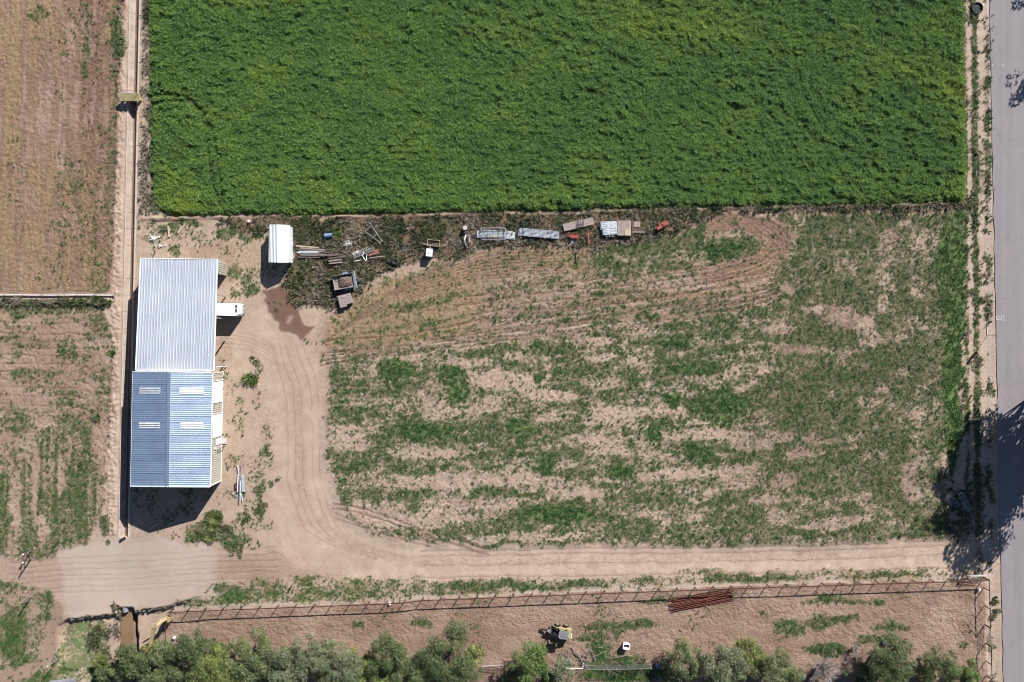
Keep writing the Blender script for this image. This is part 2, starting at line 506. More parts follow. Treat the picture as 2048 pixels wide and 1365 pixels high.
# ---- north-west field: stubble with streaks
red = np.maximum(red, R_nw*(0.62+0.3*(n_mid-0.5)))
dk = sstep(120, 200, X)*R_nw
straw = np.maximum(straw, R_nw*np.clip(0.40+2.4*(n_vst-0.5)+0.9*(n_mid-0.5)+0.7*(n_vfi-.5)-0.18*dk, 0, 1)*0.9)
straw = np.maximum(straw, R_nw*sstep(330, 560, Y)*np.clip(0.36+1.2*(n_hst-0.5), 0, 1)*1.0)
damp = np.maximum(damp, R_nw*np.clip(0.60+2.2*(n_vst-0.52)+0.18*dk+1.0*(n_mid-.5)+0.8*(n_vfi-.5), 0, 0.85))
green = np.maximum(green, R_nw*np.clip(0.06+0.26*dk+0.9*(fbm(X, Y, 40, 200, seed=50)-0.52), 0, 0.42))
green = np.maximum(green, 0.85*blob(238, 75, 14, 55)); green = np.maximum(green, 0.6*blob(172, 110, 10, 60)+0*X)
green = np.maximum(green, 0.5*blob(80, 25, 25, 16))
# ---- ditch bank between the two western fields
R_dit = reg([(-300, 598), (200, 598), (232, 604), (215, 612), (-300, 611)], 3, False)
green = np.maximum(green, R_dit*0.75); damp = np.maximum(damp, 0.6*R_dit)
# ---- south-west field
red = np.maximum(red, R_sw*(0.62+0.5*(n_mid-0.5)))
pale = np.maximum(pale, R_sw*np.clip(0.2+2.2*(n_hst-0.52), 0, 0.7))
gsw = np.clip(0.32+1.3*(fbm(X, Y, 42, 70, seed=54)-0.5)+0.35*sstep(840, 980, Y), 0, 1)
gsw = np.maximum(gsw*0.9, 0)
for b in [(40, 755, 30, 18), (130, 700, 24, 40), (35, 700, 14, 26), (35, 850, 40, 26), (110, 890, 44, 40), (55, 985, 28, 90), (100, 1000, 20, 60), (135, 1080, 50, 30), (190, 955, 15, 22), (163, 926, 12, 14), (225, 712, 9, 40), (215, 1055, 16, 20), (150, 990, 26, 50), (205, 960, 20, 16), (215, 1040, 24, 24)]:
    gsw = np.maximum(gsw, 0.60*blob(*b))
for b in [(70, 960, 10, 90), (30, 1010, 12, 60), (122, 960, 8, 40), (85, 1060, 14, 40), (120, 660, 60, 14), (90, 725, 50, 10)]:
    gsw = gsw*(1-0.8*blob(*b))
vs_ = fbm(X+0.02*Y, Y, 6, 110, octv=3, seed=55, gain=.6); hs_ = fbm(X, Y, 70, 8, octv=3, seed=56, gain=.6); kv = sstep(800, 900, Y)
green = np.maximum(green, R_sw*np.clip(gsw+1.0*(kv*(vs_-.5)+(1-kv)*(hs_-.5)), 0, .95))
straw = np.maximum(straw, R_sw*sstep(690, 618, Y)*np.clip(0.45+(n_hst-.5)*1.5, 0, 1)*0.9)
red = np.maximum(red, reg([(-200, 1100), (60, 1098), (125, 1112), (130, 1180), (-200, 1172)], 7)*0.55)
pale = np.maximum(pale, 0.35*reg([(-200, 1100), (60, 1098), (125, 1112), (130, 1180), (-200, 1172)], 7))
red = np.maximum(red, 0.4*R_swlow); green = np.maximum(green, R_swlow*np.clip(0.60+1.5*(n_mid-0.5), 0, 0.9)); lush = np.maximum(lush, 0.15*R_swlow)
red = np.maximum(red, stroke([(112, 1215), (108, 1270), (90, 1320), (30, 1350), (-40, 1362)], 13, 5)*0.6)
green = green*(1-0.8*stroke([(112, 1215), (108, 1270), (90, 1320), (30, 1350), (-40, 1362)], 12, 6))
green = np.maximum(green, R_swgrass*np.clip(0.68+1.3*(n_mid-0.5), 0, 1)); lush = np.maximum(lush, 0.4*R_swgrass); lush = np.maximum(lush, 0.9*blob(153, 1280, 16, 45)); lush = np.maximum(lush, 0.5*blob(130, 1320, 25, 22))
# ---- slab
grey = np.maximum(grey, 0.85*R_slab*(0.8+0.9*(n_hst-.5))); pale = np.maximum(pale*(1-R_slab), 0.38*R_slab)
straw = straw*(1-R_slab); red = red*(1-0.8*R_slab); green = green*(1-R_slab)
bt = stroke([(0, 1140), (130, 1140), (300, 1135), (440, 1128), (600, 1128)], 22, 9)
red = np.maximum(red, 0.45*bt*(0.6+1.2*(n_hst-.5)))
# ---- yard
red = np.maximum(red, R_yard*np.clip(0.16+1.6*(n_mid-.5)+0.8*(n_big-.5), 0, .5)); pale = np.maximum(pale, R_yard*np.clip(0.3+1.2*(n_mid-.5), 0, .6))
red = np.maximum(red, reg([(375, 490), (450, 470), (472, 520), (462, 556), (400, 560)], 8)*0.75)
dmp = union(reg([(522, 580), (560, 572), (592, 602), (600, 640), (612, 655), (626, 656), (612, 672), (606, 682), (596, 672), (560, 664), (552, 640), (532, 625)], 3))
damp = np.maximum(damp, 0.8*dmp*(1-blob(578, 640, 10, 7))); red = np.maximum(red, dmp)
gy_ = np.clip(0.15+1.6*(n_mid-0.53), 0, 0.7)
green = np.maximum(green, R_yard*gy_*(1-R_drive)*0.8)
for b in [(350, 500, 18, 10), (335, 455, 28, 12), (372, 446, 40, 9), (500, 470, 30, 18), (455, 465, 26, 16), (470, 540, 16, 14), (490, 560, 14, 12), (500, 580, 18, 10), (512, 720, 18, 26), (500, 705, 14, 12), (470, 585, 16, 8), (526, 970, 10, 14), (518, 990, 10, 20), (545, 965, 9, 9), (430, 1060, 60, 20), (470, 1080, 40, 18), (410, 1075, 40, 16), (430, 1035, 25, 18), (490, 1035, 14, 12), (520, 1020, 10, 24), (530, 900, 8, 16)]:
    green = np.maximum(green, 0.72*blob(*b))
straw = np.maximum(straw, 0.35*reg([(440, 470), (540, 455), (530, 560), (450, 550)], 10))
# ---- drive tones
straw = np.maximum(straw, 0.40*stroke([(600, 760), (600, 900), (610, 1000), (680, 1080), (800, 1120), (1100, 1125), (1500, 1118), (1900, 1108)], 14, 12))
red = np.maximum(red, 0.5*stroke([(575, 690), (586, 820), (596, 960), (600, 1040)], 24, 18)*(0.4+1.2*n_mid))
red = np.maximum(red, 0.4*reg([(430, 1110), (600, 1105), (700, 1130), (720, 1160), (560, 1165), (430, 1160)], 14)*(0.4+1.2*n_mid))
red = np.maximum(red, 0.5*reg([(520, 1010), (570, 1020), (575, 1090), (520, 1100)], 10)*n_mid)

# ---- lot: bare/grass mosaic
t = 0.55+1.25*(n_hst-0.5)+0.8*(n_mid-0.5)+0.35*(n_fin-0.5)
rightd = sstep(1400, 1720, X+260*(n_big-.5)+140*wn1)
t = t*(1-0.55*rightd)+rightd*(0.49+0.7*(n_mid-0.5)+0.45*(n_big-0.5)+0.35*(n_fin-0.5))
fst = fbm(X, Y+0.10*X, 80, 8, octv=4, seed=71, gain=0.62)
lotg = np.clip(t+0.9*(fst-.5)*(1-.5*rightd), 0, 1)
for b in [(795, 742, 48, 30), (770, 790, 44, 14), (900, 750, 34, 26), (915, 788, 30, 34), (935, 770, 14, 14), (840, 862, 110, 26), (700, 930, 45, 30), (760, 905, 60, 26), (940, 868, 60, 24), (1040, 858, 46, 34), (1110, 868, 70, 30), (1095, 925, 24, 32), (1150, 850, 26, 26), (1235, 945, 50, 24), (1210, 905, 30, 14), (1345, 800, 26, 28), (1310, 872, 24, 26), (1395, 905, 34, 22), (1330, 850, 24, 14), (1060, 1030, 70, 22), (1130, 1030, 60, 26), (1180, 1045, 70, 14), (1260, 1060, 70, 24), (1200, 985, 34, 20), (1300, 1000, 90, 20), (1230, 640, 30, 20), (1140, 775, 50, 14), (1160, 745, 50, 14), (1000, 700, 60, 12), (1090, 700, 60, 10), (1380, 735, 110, 20), (1440, 660, 100, 14), (1340, 655, 50, 12), (1300, 690, 60, 14), (1080, 758, 16, 10), (1065, 620, 40, 10), (1660, 835, 70, 30), (1560, 575, 26, 14), (1640, 690, 40, 14), (1740, 500, 50, 40), (1600, 515, 30, 14), (1700, 960, 90, 40), (1480, 1040, 90, 26), (1640, 1060, 200, 14), (1180, 520, 60, 16), (1290, 590, 60, 14), (840, 700, 60, 14), (1790, 430, 60, 14)]:
    lotg = np.maximum(lotg, np.clip(0.76+0.8*(fst-.5), 0, 1)*blob(*b))
for b in [(880, 815, 46, 20), (1010, 765, 90, 22), (1100, 790, 60, 12), (1200, 715, 50, 10), (1240, 830, 60, 20), (1330, 825, 60, 14), (1180, 880, 60, 12), (1220, 905, 60, 10), (1060, 960, 90, 14), (1150, 985, 70, 14), (850, 905, 90, 16), (900, 960, 140, 18), (960, 1005, 120, 14), (760, 1030, 80, 30), (860, 1040, 110, 16), (1420, 870, 90, 14), (1480, 950, 60, 30), (1360, 945, 60, 14), (1500, 890, 44, 16), (1565, 872, 34, 13), (1598, 905, 36, 12), (1575, 958, 30, 22), (1640, 880, 44, 10), (1530, 1000, 40, 14), (1640, 1050, 60, 10), (1550, 1030, 34, 16), (880, 690, 70, 8), (1000, 650, 70, 9), (1110, 655, 60, 8), (1200, 680, 40, 8), (1060, 1075, 150, 9), (700, 880, 50, 30), (930, 730, 60, 14), (1560, 660, 40, 16), (1700, 640, 60, 20), (1650, 620, 50, 14), (1780, 480, 30, 16), (1820, 970, 20, 40), (1690, 1040, 60, 12), (1580, 580, 20, 10), (1600, 700, 60, 12)]:
    lotg = lotg*(1-0.74*blob(*b))
lush_l = np.zeros_like(X)
for b in [(1446, 812, 58, 48), (795, 740, 44, 26), (905, 752, 34, 22), (1345, 800, 22, 24), (915, 790, 24, 26), (1310, 872, 20, 22), (1395, 905, 28, 18), (1450, 505, 60, 24), (1110, 1030, 80, 20), (1040, 855, 30, 26), (850, 862, 70, 18), (1095, 930, 18, 24), (1240, 945, 38, 18), (1080, 757, 14, 8), (1290, 630, 26, 14), (1350, 690, 40, 10), (1380, 740, 60, 14)]:
    lush_l = np.maximum(lush_l, blob(*b))
R_mow = reg([(655, 640), (720, 585), (800, 556), (960, 508), (1120, 496), (1175, 500), (1180, 540), (1050, 545), (960, 560), (960, 620), (940, 660), (800, 690), (660, 712), (640, 680)], 26)
R_tilt = reg([(930, 560), (1180, 540), (1330, 560), (1570, 540), (1560, 600), (1380, 620), (1100, 640), (960, 680), (910, 660)], 30)
R_turn = reg([(1385, 445), (1430, 430), (1500, 428), (1560, 440), (1588, 470), (1580, 520), (1520, 560), (1440, 570), (1400, 545), (1510, 520), (1530, 490), (1490, 465), (1400, 485)], 9)
lotg = lotg*(1-0.75*R_mow)*(1-0.35*R_tilt)*(1-0.75*R_turn)
lotg = np.maximum(lotg, 0.9*lush_l)
green = np.maximum(green*(1-R_lot), R_lot*lotg)
lush = np.maximum(lush, lush_l*0.7*R_lot)
pale = np.maximum(pale, R_lot*(0.40+0.35*(n_mid-0.5))*(1-R_mow)*(1-0.7*R_tilt)*(1-R_turn))
pink = R_lot*0.22
red = np.maximum(red, pink)
ml = fbm(X+0.25*Y, Y+0.20*X, 120, 7, octv=3, seed=47)
straw = np.maximum(straw, R_mow*np.clip(0.80+1.3*(ml-0.5), 0, 1)); damp = np.maximum(damp, R_mow*np.clip(0.28+1.2*(n_mid-.5), 0, .5))
green = np.maximum(green, R_mow*np.clip(0.26+1.3*(ml-0.52)+0.9*(n_mid-.5), 0, 0.55))
red = np.maximum(red, 0.65*R_mow); pale = pale*(1-0.6*R_mow)
arc = fbm(X, Y+0.00022*(X-1000)**2*np.sign(1000-X)*0+0.13*X, 150, 9, octv=3, seed=72, gain=.6)
R_arc = reg([(660, 660), (760, 575), (960, 520), (1180, 505), (1400, 470), (1580, 450), (1590, 560), (1480, 640), (1200, 680), (950, 710), (680, 730)], 30)
red = np.maximum(red, R_arc*np.clip(0.42+2.0*(arc-.5), 0, .9)); straw = np.maximum(straw, R_arc*np.clip(0.30+2.4*(arc-.52), 0, .85))
red = np.maximum(red, R_tilt*np.clip(0.55+1.4*(n_hst-0.5), 0, 0.95)); red = np.maximum(red, R_turn*0.85)
straw = np.maximum(straw, 0.45*R_turn*np.clip(0.5+1.5*(ml-.5), 0, 1))
damp = np.maximum(damp, 0.35*R_turn*n_mid*1.6)
gt = R_lot*rightd
damp = np.maximum(damp, gt*np.clip(0.34+1.6*(n_mid-0.5)+1.2*(n_big-.5), 0, 0.6)); pale = pale*(1-0.35*gt)
# bright green margin along the east side of the lot
R_marg = reg([(1905, 425), (1935, 410), (1928, 640), (1922, 860), (1905, 960), (1888, 880), (1890, 640), (1872, 520)], 6)
green = np.maximum(green, 0.95*R_marg); lush = np.maximum(lush, 1.0*R_marg*np.clip(0.85+1.4*(n_mid-.5), 0, 1)); green = np.maximum(green, 0.7*reg([(1870, 425), (1935, 412), (1930, 470), (1880, 460)], 8))
# ---- weeds / junk strip
damp = np.maximum(damp, 0.92*R_weed*np.clip(0.9+0.8*(n_mid-.5), 0, 1)); red = np.maximum(red, 0.5*R_weed)
green = np.maximum(green*(1-R_weed), R_weed*np.clip(0.5+1.2*(n_mid-.5), 0, 1))
green = np.maximum(green, 0.8*reg([(1180, 500), (1350, 466), (1420, 440), (1400, 500), (1250, 520)], 8))
# ---- grassy strip between drive and paddock
green = np.maximum(green, R_strip*np.clip(0.48+1.6*(n_hst-0.5)+0.9*(n_mid-.5), 0, 0.95))
for b in [(465, 1195, 44, 16), (450, 1175, 30, 10), (600, 1204, 30, 7), (700, 1200, 50, 7), (980, 1170, 90, 8), (1080, 1178, 60, 10), (1480, 1164, 40, 8), (1560, 1160, 50, 7), (1780, 1145, 36, 8), (1400, 1144, 60, 5)]:
    green = np.maximum(green, 0.9*blob(*b)); 
lush = np.maximum(lush, 0.7*blob(465, 1195, 40, 14)); lush = np.maximum(lush, 0.5*blob(1080, 1178, 55, 8))
pale = np.maximum(pale, 0.45*R_strip)
# ---- paddock
fl_ = stroke([(335, 1220), (700, 1203), (1200, 1179), (1650, 1163), (1972, 1152)], 4, 2.5)
red = np.maximum(red*(1-R_pad), R_pad*(0.62+0.35*(n_mid-0.5)))
pale = np.maximum(pale*(1-R_pad), R_pad*np.clip(1.6*(n_big-0.52)+0.9*(n_mid-0.5), 0, 0.45))
pgreen = np.clip(1.5*(n_mid-0.60)+0.4*(n_big-.5), 0, 0.5)
for b in [(1220, 1255, 60, 12), (1180, 1275, 40, 10), (1195, 1300, 22, 24), (1230, 1255, 26, 16), (1280, 1250, 40, 10), (1330, 1200, 70, 7), (1580, 1255, 34, 20), (1640, 1240, 40, 16), (1680, 1200, 70, 9), (1670, 1240, 50, 10), (1760, 1205, 18, 8), (1650, 1295, 50, 14), (1780, 1255, 40, 12), (720, 1252, 14, 8), (850, 1245, 22, 10), (420, 1290, 60, 12), (1925, 1285, 12, 8), (1215, 1330, 60, 24), (1250, 1350, 110, 20), (1255, 1320, 30, 12), (1745, 1280, 40, 10)]:
    pgreen = np.maximum(pgreen, 0.78*blob(*b))
green = np.maximum(green*(1-R_pad), R_pad*pgreen)
lush = np.maximum(lush, 0.9*blob(1650, 1300, 40, 10)); lush = np.maximum(lush, 0.7*blob(1195, 1305, 20, 20)); lush = np.maximum(lush, 0.9*blob(1255, 1318, 24, 9)); lush = np.maximum(lush, 0.8*blob(1240, 1350, 90, 18))
red = np.maximum(red, R_pad*0.8*union(stroke([(820, 1290), (950, 1270), (1060, 1262), (1140, 1248), (1300, 1245), (1500, 1270), (1620, 1290), (1700, 1250), (1800, 1215)], 9, 5), stroke([(1140, 1255), (1240, 1280), (1330, 1310)], 8, 5)))
# ---- verge strips beside the road
vx = XS-(1936+0.009*Y)
pale = np.maximum(pale, R_verge*0.8*np.maximum(1-sstep(3, 6, abs(vx)), (1-sstep(5, 9, abs(vx-24)))))
grey = np.maximum(grey, R_verge*0.7*sstep(30, 36, vx)); pale = np.maximum(pale, R_verge*0.35)
vg = np.clip(1.3-abs(vx-11)/7, 0, 0.85)+np.clip(1.2-abs(vx+10)/7, 0, 0.8)
vg = np.maximum(vg, 0.55*sstep(29, 34, vx)*np.clip(0.5+2*(n_mid-.5), 0, 1))
green = np.maximum(green*(1-R_verge), R_verge*np.clip(vg+1.2*(n_mid-.5), 0, 0.9))
pale = np.maximum(pale, 0.6*fl_); grey = np.maximum(grey, 0.5*fl_); green = green*(1-0.8*fl_); red = red*(1-0.5*fl_)
# trees' ground at the bottom
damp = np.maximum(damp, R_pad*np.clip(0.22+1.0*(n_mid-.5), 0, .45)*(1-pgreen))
straw = np.maximum(straw, R_strip*np.clip(0.30+1.6*(n_mid-.5), 0, .6))
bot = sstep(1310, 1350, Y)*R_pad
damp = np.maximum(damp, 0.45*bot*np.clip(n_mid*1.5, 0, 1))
# crop soil
damp = np.maximum(damp, 0.6*R_crop); green = np.maximum(green*(1-R_crop), 0.85*R_crop)
# keep the driven ground bare
green = green*(1-0.93*R_drive); straw = straw*(1-0.2*R_drive)

green = np.where(green > 0.03, np.clip(green+0.35*(n_fin-0.5)*np.minimum(1, green*3), 0, 1), green)
# ---- wheel tracks and furrows (thin darker ruts, real grooves)
rut = np.zeros_like(X)
def ruts(pts, gap=0, w=1.6, k=1.0):
    global rut
    if gap == 0:
        rut = np.maximum(rut, k*stroke(pts, w, 1.2)); return
    p = np.array(pts, float); d = np.gradient(p, axis=0); nn = np.stack([-d[:, 1], d[:, 0]], 1)
    nn /= np.linalg.norm(nn, axis=1, keepdims=True)+1e-9
    for s in (-.5, .5):
        rut = np.maximum(rut, k*stroke([tuple(q) for q in p+nn*gap*s], w, 1.2))
ruts([(665, 1013), (720, 1022), (790, 1046), (880, 1078), (980, 1104)], 10, 1.5, 0.9)
ruts([(670, 1030), (720, 1050), (800, 1075), (880, 1096)], 8, 1.2, 0.6)
ruts([(735, 955), (790, 1005), (850, 1065), (880, 1090)], 14, 1.3, 0.45)
ruts([(670, 775), (710, 775), (775, 778)], 0, 1.7, 1.0); ruts([(700, 797), (775, 798)], 0, 1.7, 0.9)
ruts([(890, 745), (830, 828)], 12, 2.0, 0.6)
ruts([(960, 530), (1000, 560), (1020, 600), (1022, 640)], 16, 1.2, 0.6)
ruts([(930, 530), (975, 570), (985, 630)], 0, 1.2, 0.5)
ruts([(885, 1012), (990, 1004), (1018, 1022)], 10, 1.0, 0.6)
for i, y0 in enumerate([676, 700, 707, 716, 724]):
    ruts([(640, y0+8), (800, y0-6-2*i), (960, y0-34), (1200, y0-64), (1440, y0-100), (1560, y0-128)], 0, 1.6, 0.95)
for y0 in range(575, 690, 17):
    a = random.uniform(0, 60)
    ruts([(900+a, y0+22), (1100, y0-8), (1300, y0-26), (1500+a, y0-62)], 0, 1.5, 0.9)
for k in range(9):
    ruts([(645+6*k, 690-5*k), (720+8*k, 640-7*k), (830+8*k, 600-9*k), (960+6*k, 560-7*k), (1130, 548-6*k)], 0, 1.5, 0.8)
for k in range(5):
    ruts([(1400, 566-6*k), (1500, 552-9*k), (1560, 520-12*k), (1575-8*k, 480), (1540-10*k, 446), (1480, 432)], 0, 1.9, 0.8)
for y0 in (648, 669, 684, 697, 712, 729, 744, 760, 776, 793, 811, 826):
    ruts([(-20, y0-2), (90, y0), (150, y0+1), (185, y0+16), (205+random.uniform(-6, 8), y0+50)], 0, 1.1, 0.8)
for k in range(4):
    ruts([(20+30*k, 745+20*k), (80+25*k, 800+20*k), (150+10*k, 880+25*k)], 0, 1.0, 0.5)
for k in range(6):
    ruts([(130+14*k, 640), (185+6*k, 660), (208+4*k, 720), (212+2*k, 820)], 0, 1.0, 0.45)
for k in range(3):
    ruts([(90+12*k, 860), (128+9*k, 900), (135+9*k, 960)], 0, 1.2, 0.5)
for y0 in (1108, 1120, 1131, 1143, 1152, 1166, 1176):
    ruts([(20, y0+18), (130, y0+8), (280, y0+3), (430, y0-7), (560, y0-10)], 0, 1.0, 0.45)
for y0 in (1098, 1108, 1126, 1150):
    ruts([(840, y0+6), (1100, y0+2), (1400, y0-2), (1700, y0-8), (1900, y0-16)], 0, 1.3, 0.6)
for x0 in (575, 590, 604, 625, 640):
    ruts([(x0-35, 690), (x0-8, 770), (x0, 880), (x0+4, 980), (x0+50, 1070), (x0+180, 1120)], 0, 1.2, 0.45)
for k in range(5):
    ruts([(440, 660+9*k), (500, 668+8*k), (540, 690+8*k), (560, 730)], 0, 0.9, 0.4)
for k in range(7):
    yy = 975-10*k
    ruts([(498, yy), (520, yy+2)], 0, 1.1, 0.5)
rut = rut*(1-R_crop)*(1-0.2*R_slab)*sstep(0.14, 0.45, fbm(X, Y, 40, octv=3, seed=70))
green = green*(1-0.75*rut); straw = straw*(1-0.5*rut)

# ---- heights
Z = 0.10*(n_big-0.5)+0.025*(n_fin-0.5)*(1-R_drive)*(1-R_slab)
clod = fbm(X, Y, 3.8, octv=1, seed=51)
clod2 = fbm(X+0.6*Y, Y-0.6*X, 5.4, 3.9, octv=1, seed=57)*0.88+0.12*fbm(X, Y, 12, octv=1, seed=58)
Z += 0.13*(clod2-0.5)*R_pad*(1-0.75*union(stroke([(820, 1290), (950, 1270), (1060, 1262), (1140, 1248), (1300, 1245), (1500, 1270), (1620, 1290)], 8, 5), blob(1000, 1300, 60, 20)))
Z += 0.12*(clod-0.5)*np.maximum(R_nw, 0.9*R_sw)+0.05*(n_vfi-.5)*R_nw
Z += 0.12*(clod-0.5)*R_lot*(1-R_drive)
bl = (1-sstep(6, 11, abs(XS-(canal_l(Y)-14))))*(Y < 1070)
Z += bl*(0.06+0.26*(clod-0.5)+0.3*(n_mid-.5))
Z -= 0.085*rut*(1-0.75*np.maximum(R_drive, R_slab))
Z += 0.22*(1-sstep(2, 9, abs(YS-(603+0*X))))*(X < 222)              # ditch bank
fl = np.interp(X, [280, 450, 800, 1250, 1930], [438, 436, 433, 424, 407])
Z += np.clip(0.05+0.6*(n_mid-.38), 0, .3)*(1-sstep(1.0, 5.0, abs(YS-fl)))*((X > 284) & (X < 1932))   # field bund
red = np.maximum(red, 0.8*(1-sstep(1, 4, abs(YS-fl)))*((X > 284) & (X < 1000)))
green = green*(1-0.65*(1-sstep(1, 4, abs(YS-fl)))*((X > 284) & (X < 800)))
Z -= 0.10*R_drive+0.0
# lower ground south of the slab, the muddy ditch
edge = np.interp(X, [120, 134, 240, 330, 430], [1246, 1236, 1226, 1214, 1178])
low = sstep(0, 7, YS-edge)*sstep(112, 130, X)*(1-sstep(330, 420, X))*(1-sstep(1300, 1400, Y))
Z -= 0.75*low
dt = (1-sstep(11, 19, abs(XS-(252+0.004*(Y-1220)))))*sstep(1214, 1222, Y)
Z -= 0.85*dt
red = red*(1-low*0.5); damp = np.maximum(damp, 0.5*dt)
# trench for the canal
inl = (X > canal_l(Y)+2.0) & (X < canal_l(Y)+CANAL_W-2.0) & (Y < CANAL_END-2)
flat = (X > canal_l(Y)-6) & (X < canal_l(Y)+CANAL_W+6) & (Y < CANAL_END+2)
Z = np.where(flat, np.minimum(Z, -0.03), Z)
Z = np.where(inl, -1.15, Z)
# road bed stays below the asphalt
road_l = 1979+0.0205*Y
rd = X > road_l-2
Z = np.where(rd, -0.06, Z)
far = (abs(GX) > 77) | (abs(GY) > 53)
Z = np.where(far & ~rd, 0.0, Z)
green = np.where(X > 2090, np.clip(0.3+2*(n_mid-.5), 0, 0.8), green)

nxg, nyg = len(gx), len(gy)
idx = np.arange(nxg*nyg).reshape(nxg, nyg)
faces = np.stack([idx[:-1, :-1].ravel(), idx[1:, :-1].ravel(), idx[1:, 1:].ravel(), idx[:-1, 1:].ravel()], 1)
gme = np_mesh('ground', np.stack([GX.ravel(), GY.ravel(), Z.ravel()], 1), faces)
for nm, arr in (('red', red), ('damp', damp), ('straw', straw), ('green', green), ('pale', pale), ('grey', grey), ('rut', rut), ('lush', lush), ('bumpy', 1-0.8*union(R_drive, R_slab, 0.55*R_yard)), ('clod', np.maximum(R_pad, np.maximum(0.6*R_nw, np.maximum(0.55*R_sw, 0.65*R_lot)))*(1-R_drive))):
    a = gme.attributes.new(nm, 'FLOAT', 'POINT')
    a.data.foreach_set('value', np.clip(arr, 0, 1).astype(np.float32).ravel())

t = NT('ground_soil')
p = t.pos()
nf = t.math('ADD', t.math('MULTIPLY', t.noise(p, 2.6, 5.0, 0.72), 0.8), t.math('MULTIPLY', t.noise(p, 1.0, 3.0, 0.6), 0.2))
nf = t.rng(nf, 0.30, 0.70, 0.0, 1.0, False)
nm = t.noise(p, 0.55, 4.0, 0.6)
nl = t.noise(p, 0.09, 3.0, 0.55)
ng = t.noise(p, 9.0, 3.0, 0.6)
c = t.mix(t.rng(nm, 0.35, 0.65), (0.40, 0.305, 0.232), (0.335, 0.248, 0.187))
c = t.mix(t.attr('red'), c, t.mix(t.rng(nm, 0.3, 0.7), (0.205, 0.127, 0.090), (0.278, 0.180, 0.132)))
c = t.mix(t.math('MULTIPLY', t.attr('pale'), 0.85), c, t.mix(t.rng(t.math('ADD', t.math('MULTIPLY', nm, 0.6), t.math('MULTIPLY', nl, 0.4)), 0.38, 0.62), (0.50, 0.395, 0.31), (0.385, 0.288, 0.218)))
c = t.mix(t.attr('grey'), c, t.mix(t.rng(nm, 0.35, 0.65), (0.36, 0.29, 0.25), (0.43, 0.355, 0.305)))
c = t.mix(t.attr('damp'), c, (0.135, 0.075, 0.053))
st = t.rng(t.math('ADD', t.attr('straw'), t.math('MULTIPLY', t.math('SUBTRACT', nf, 0.5), 1.0)), 0.28, 0.66)
c = t.mix(t.math('MULTIPLY', st, 0.85), c, t.mix(t.rng(ng, 0.35, 0.65), (0.335, 0.240, 0.138), (0.235, 0.158, 0.092)))
gr = t.rng(t.math('ADD', t.attr('green'), t.math('MULTIPLY', t.math('SUBTRACT', nf, 0.5), 1.05)), 0.32, 0.72)
gc = t.mix(t.rng(ng, 0.3, 0.7), (0.060, 0.080, 0.033), (0.130, 0.126, 0.066))  # green ground tone, darkened to stand in for shade between tufts
gc = t.mix(t.attr('lush'), gc, t.mix(t.rng(ng, 0.3, 0.7), (0.050, 0.115, 0.026), (0.085, 0.17, 0.032)))
c = t.mix(t.math('MULTIPLY', gr, 0.85), c, gc)
c = t.mix(t.math('MULTIPLY', t.attr('rut'), 0.8), c, (0.15, 0.09, 0.066))
sp = t.noise(p, 5.5, 2.0, 0.5)
c = t.mix(t.math('MULTIPLY', t.rng(sp, 0.60, 0.70), t.math('SUBTRACT', 0.62, t.math('MULTIPLY', t.attr('pale'), 0.38))), c, (0.14, 0.11, 0.075))
k = t.math('MULTIPLY_ADD', t.rng(ng, 0.28, 0.72), 0.46, 0.79)
c = t.mix(1.0, c, k, 'MULTIPLY')
k2 = t.math('MULTIPLY_ADD', nl, 0.5, 0.75)
c = t.mix(1.0, c, k2, 'MULTIPLY')
t.base(c, 0.95, 0.0, 0.1)
cl = t.math('MULTIPLY', t.attr('clod'), t.math('MULTIPLY', t.math('ADD', t.noise(p, 3.0, 4.0, 0.6, (1.0, 1.35, 1.0)), t.math('MULTIPLY', t.noise(p, 1.1, 3.0, 0.5), 0.8)), 2.8))
t.bump(t.math('ADD', cl, t.math('MULTIPLY', t.attr('bumpy'), t.math('ADD', nf, t.math('MULTIPLY', ng, 0.5)))), 0.045, 1.0)
ground = mesh_obj('ground', gme, t.m)
tag(ground, kind='structure')

# lookups on the fine grid
def glook(A, x, y):
    i = np.clip(((np.asarray(x)-fx[0])/STEP).round().astype(int), 0, len(fx)-1)+len(ox)
    j = np.clip(((np.asarray(y)-fy[0])/STEP).round().astype(int), 0, len(fy)-1)+len(oy)
    return A[i, j]
def gz(x, y):
    return float(glook(Z, x, y))
def G(px, py, dz=0.0):
    v = W(px, py); v.z = gz(v.x, v.y)+dz
    return v

# ================================================================ ROAD
def road_x(py): return 1979.0+0.0205*py
t = NT('asphalt')
p = t.pos()
a1 = t.noise(p, 0.35, 4, 0.6, (3.0, 0.06, 1)); a2 = t.noise(p, 14, 3, 0.7); a3 = t.noise(p, 0.25, 3)
c = t.mix(t.rng(a1, 0.3, 0.7), (0.228, 0.210, 0.213), (0.298, 0.276, 0.278))
c = t.mix(t.rng(a2, 0.3, 0.75), c, (0.215, 0.19, 0.20))
c = t.mix(t.math('MULTIPLY', t.rng(a3, 0.5, 0.8), 0.5), c, (0.30, 0.262, 0.265))
vo = t.new('ShaderNodeTexVoronoi'); vo.feature = 'DISTANCE_TO_EDGE'; vo.inputs['Scale'].default_value = 0.22
mpv = t.new('ShaderNodeMapping'); mpv.inputs['Scale'].default_value = (1.0, 0.55, 1); wv_ = t.new('ShaderNodeTexNoise'); wv_.inputs['Scale'].default_value = 0.7
t.l.new(p, wv_.inputs['Vector']); va_ = t.new('ShaderNodeVectorMath', operation='MULTIPLY_ADD'); va_.inputs[1].default_value = (1.6, 1.6, 0); t.l.new(wv_.outputs['Color'], va_.inputs[0]); t.l.new(p, va_.inputs[2]); t.l.new(va_.outputs[0], mpv.inputs[0]); t.l.new(mpv.outputs[0], vo.inputs['Vector'])
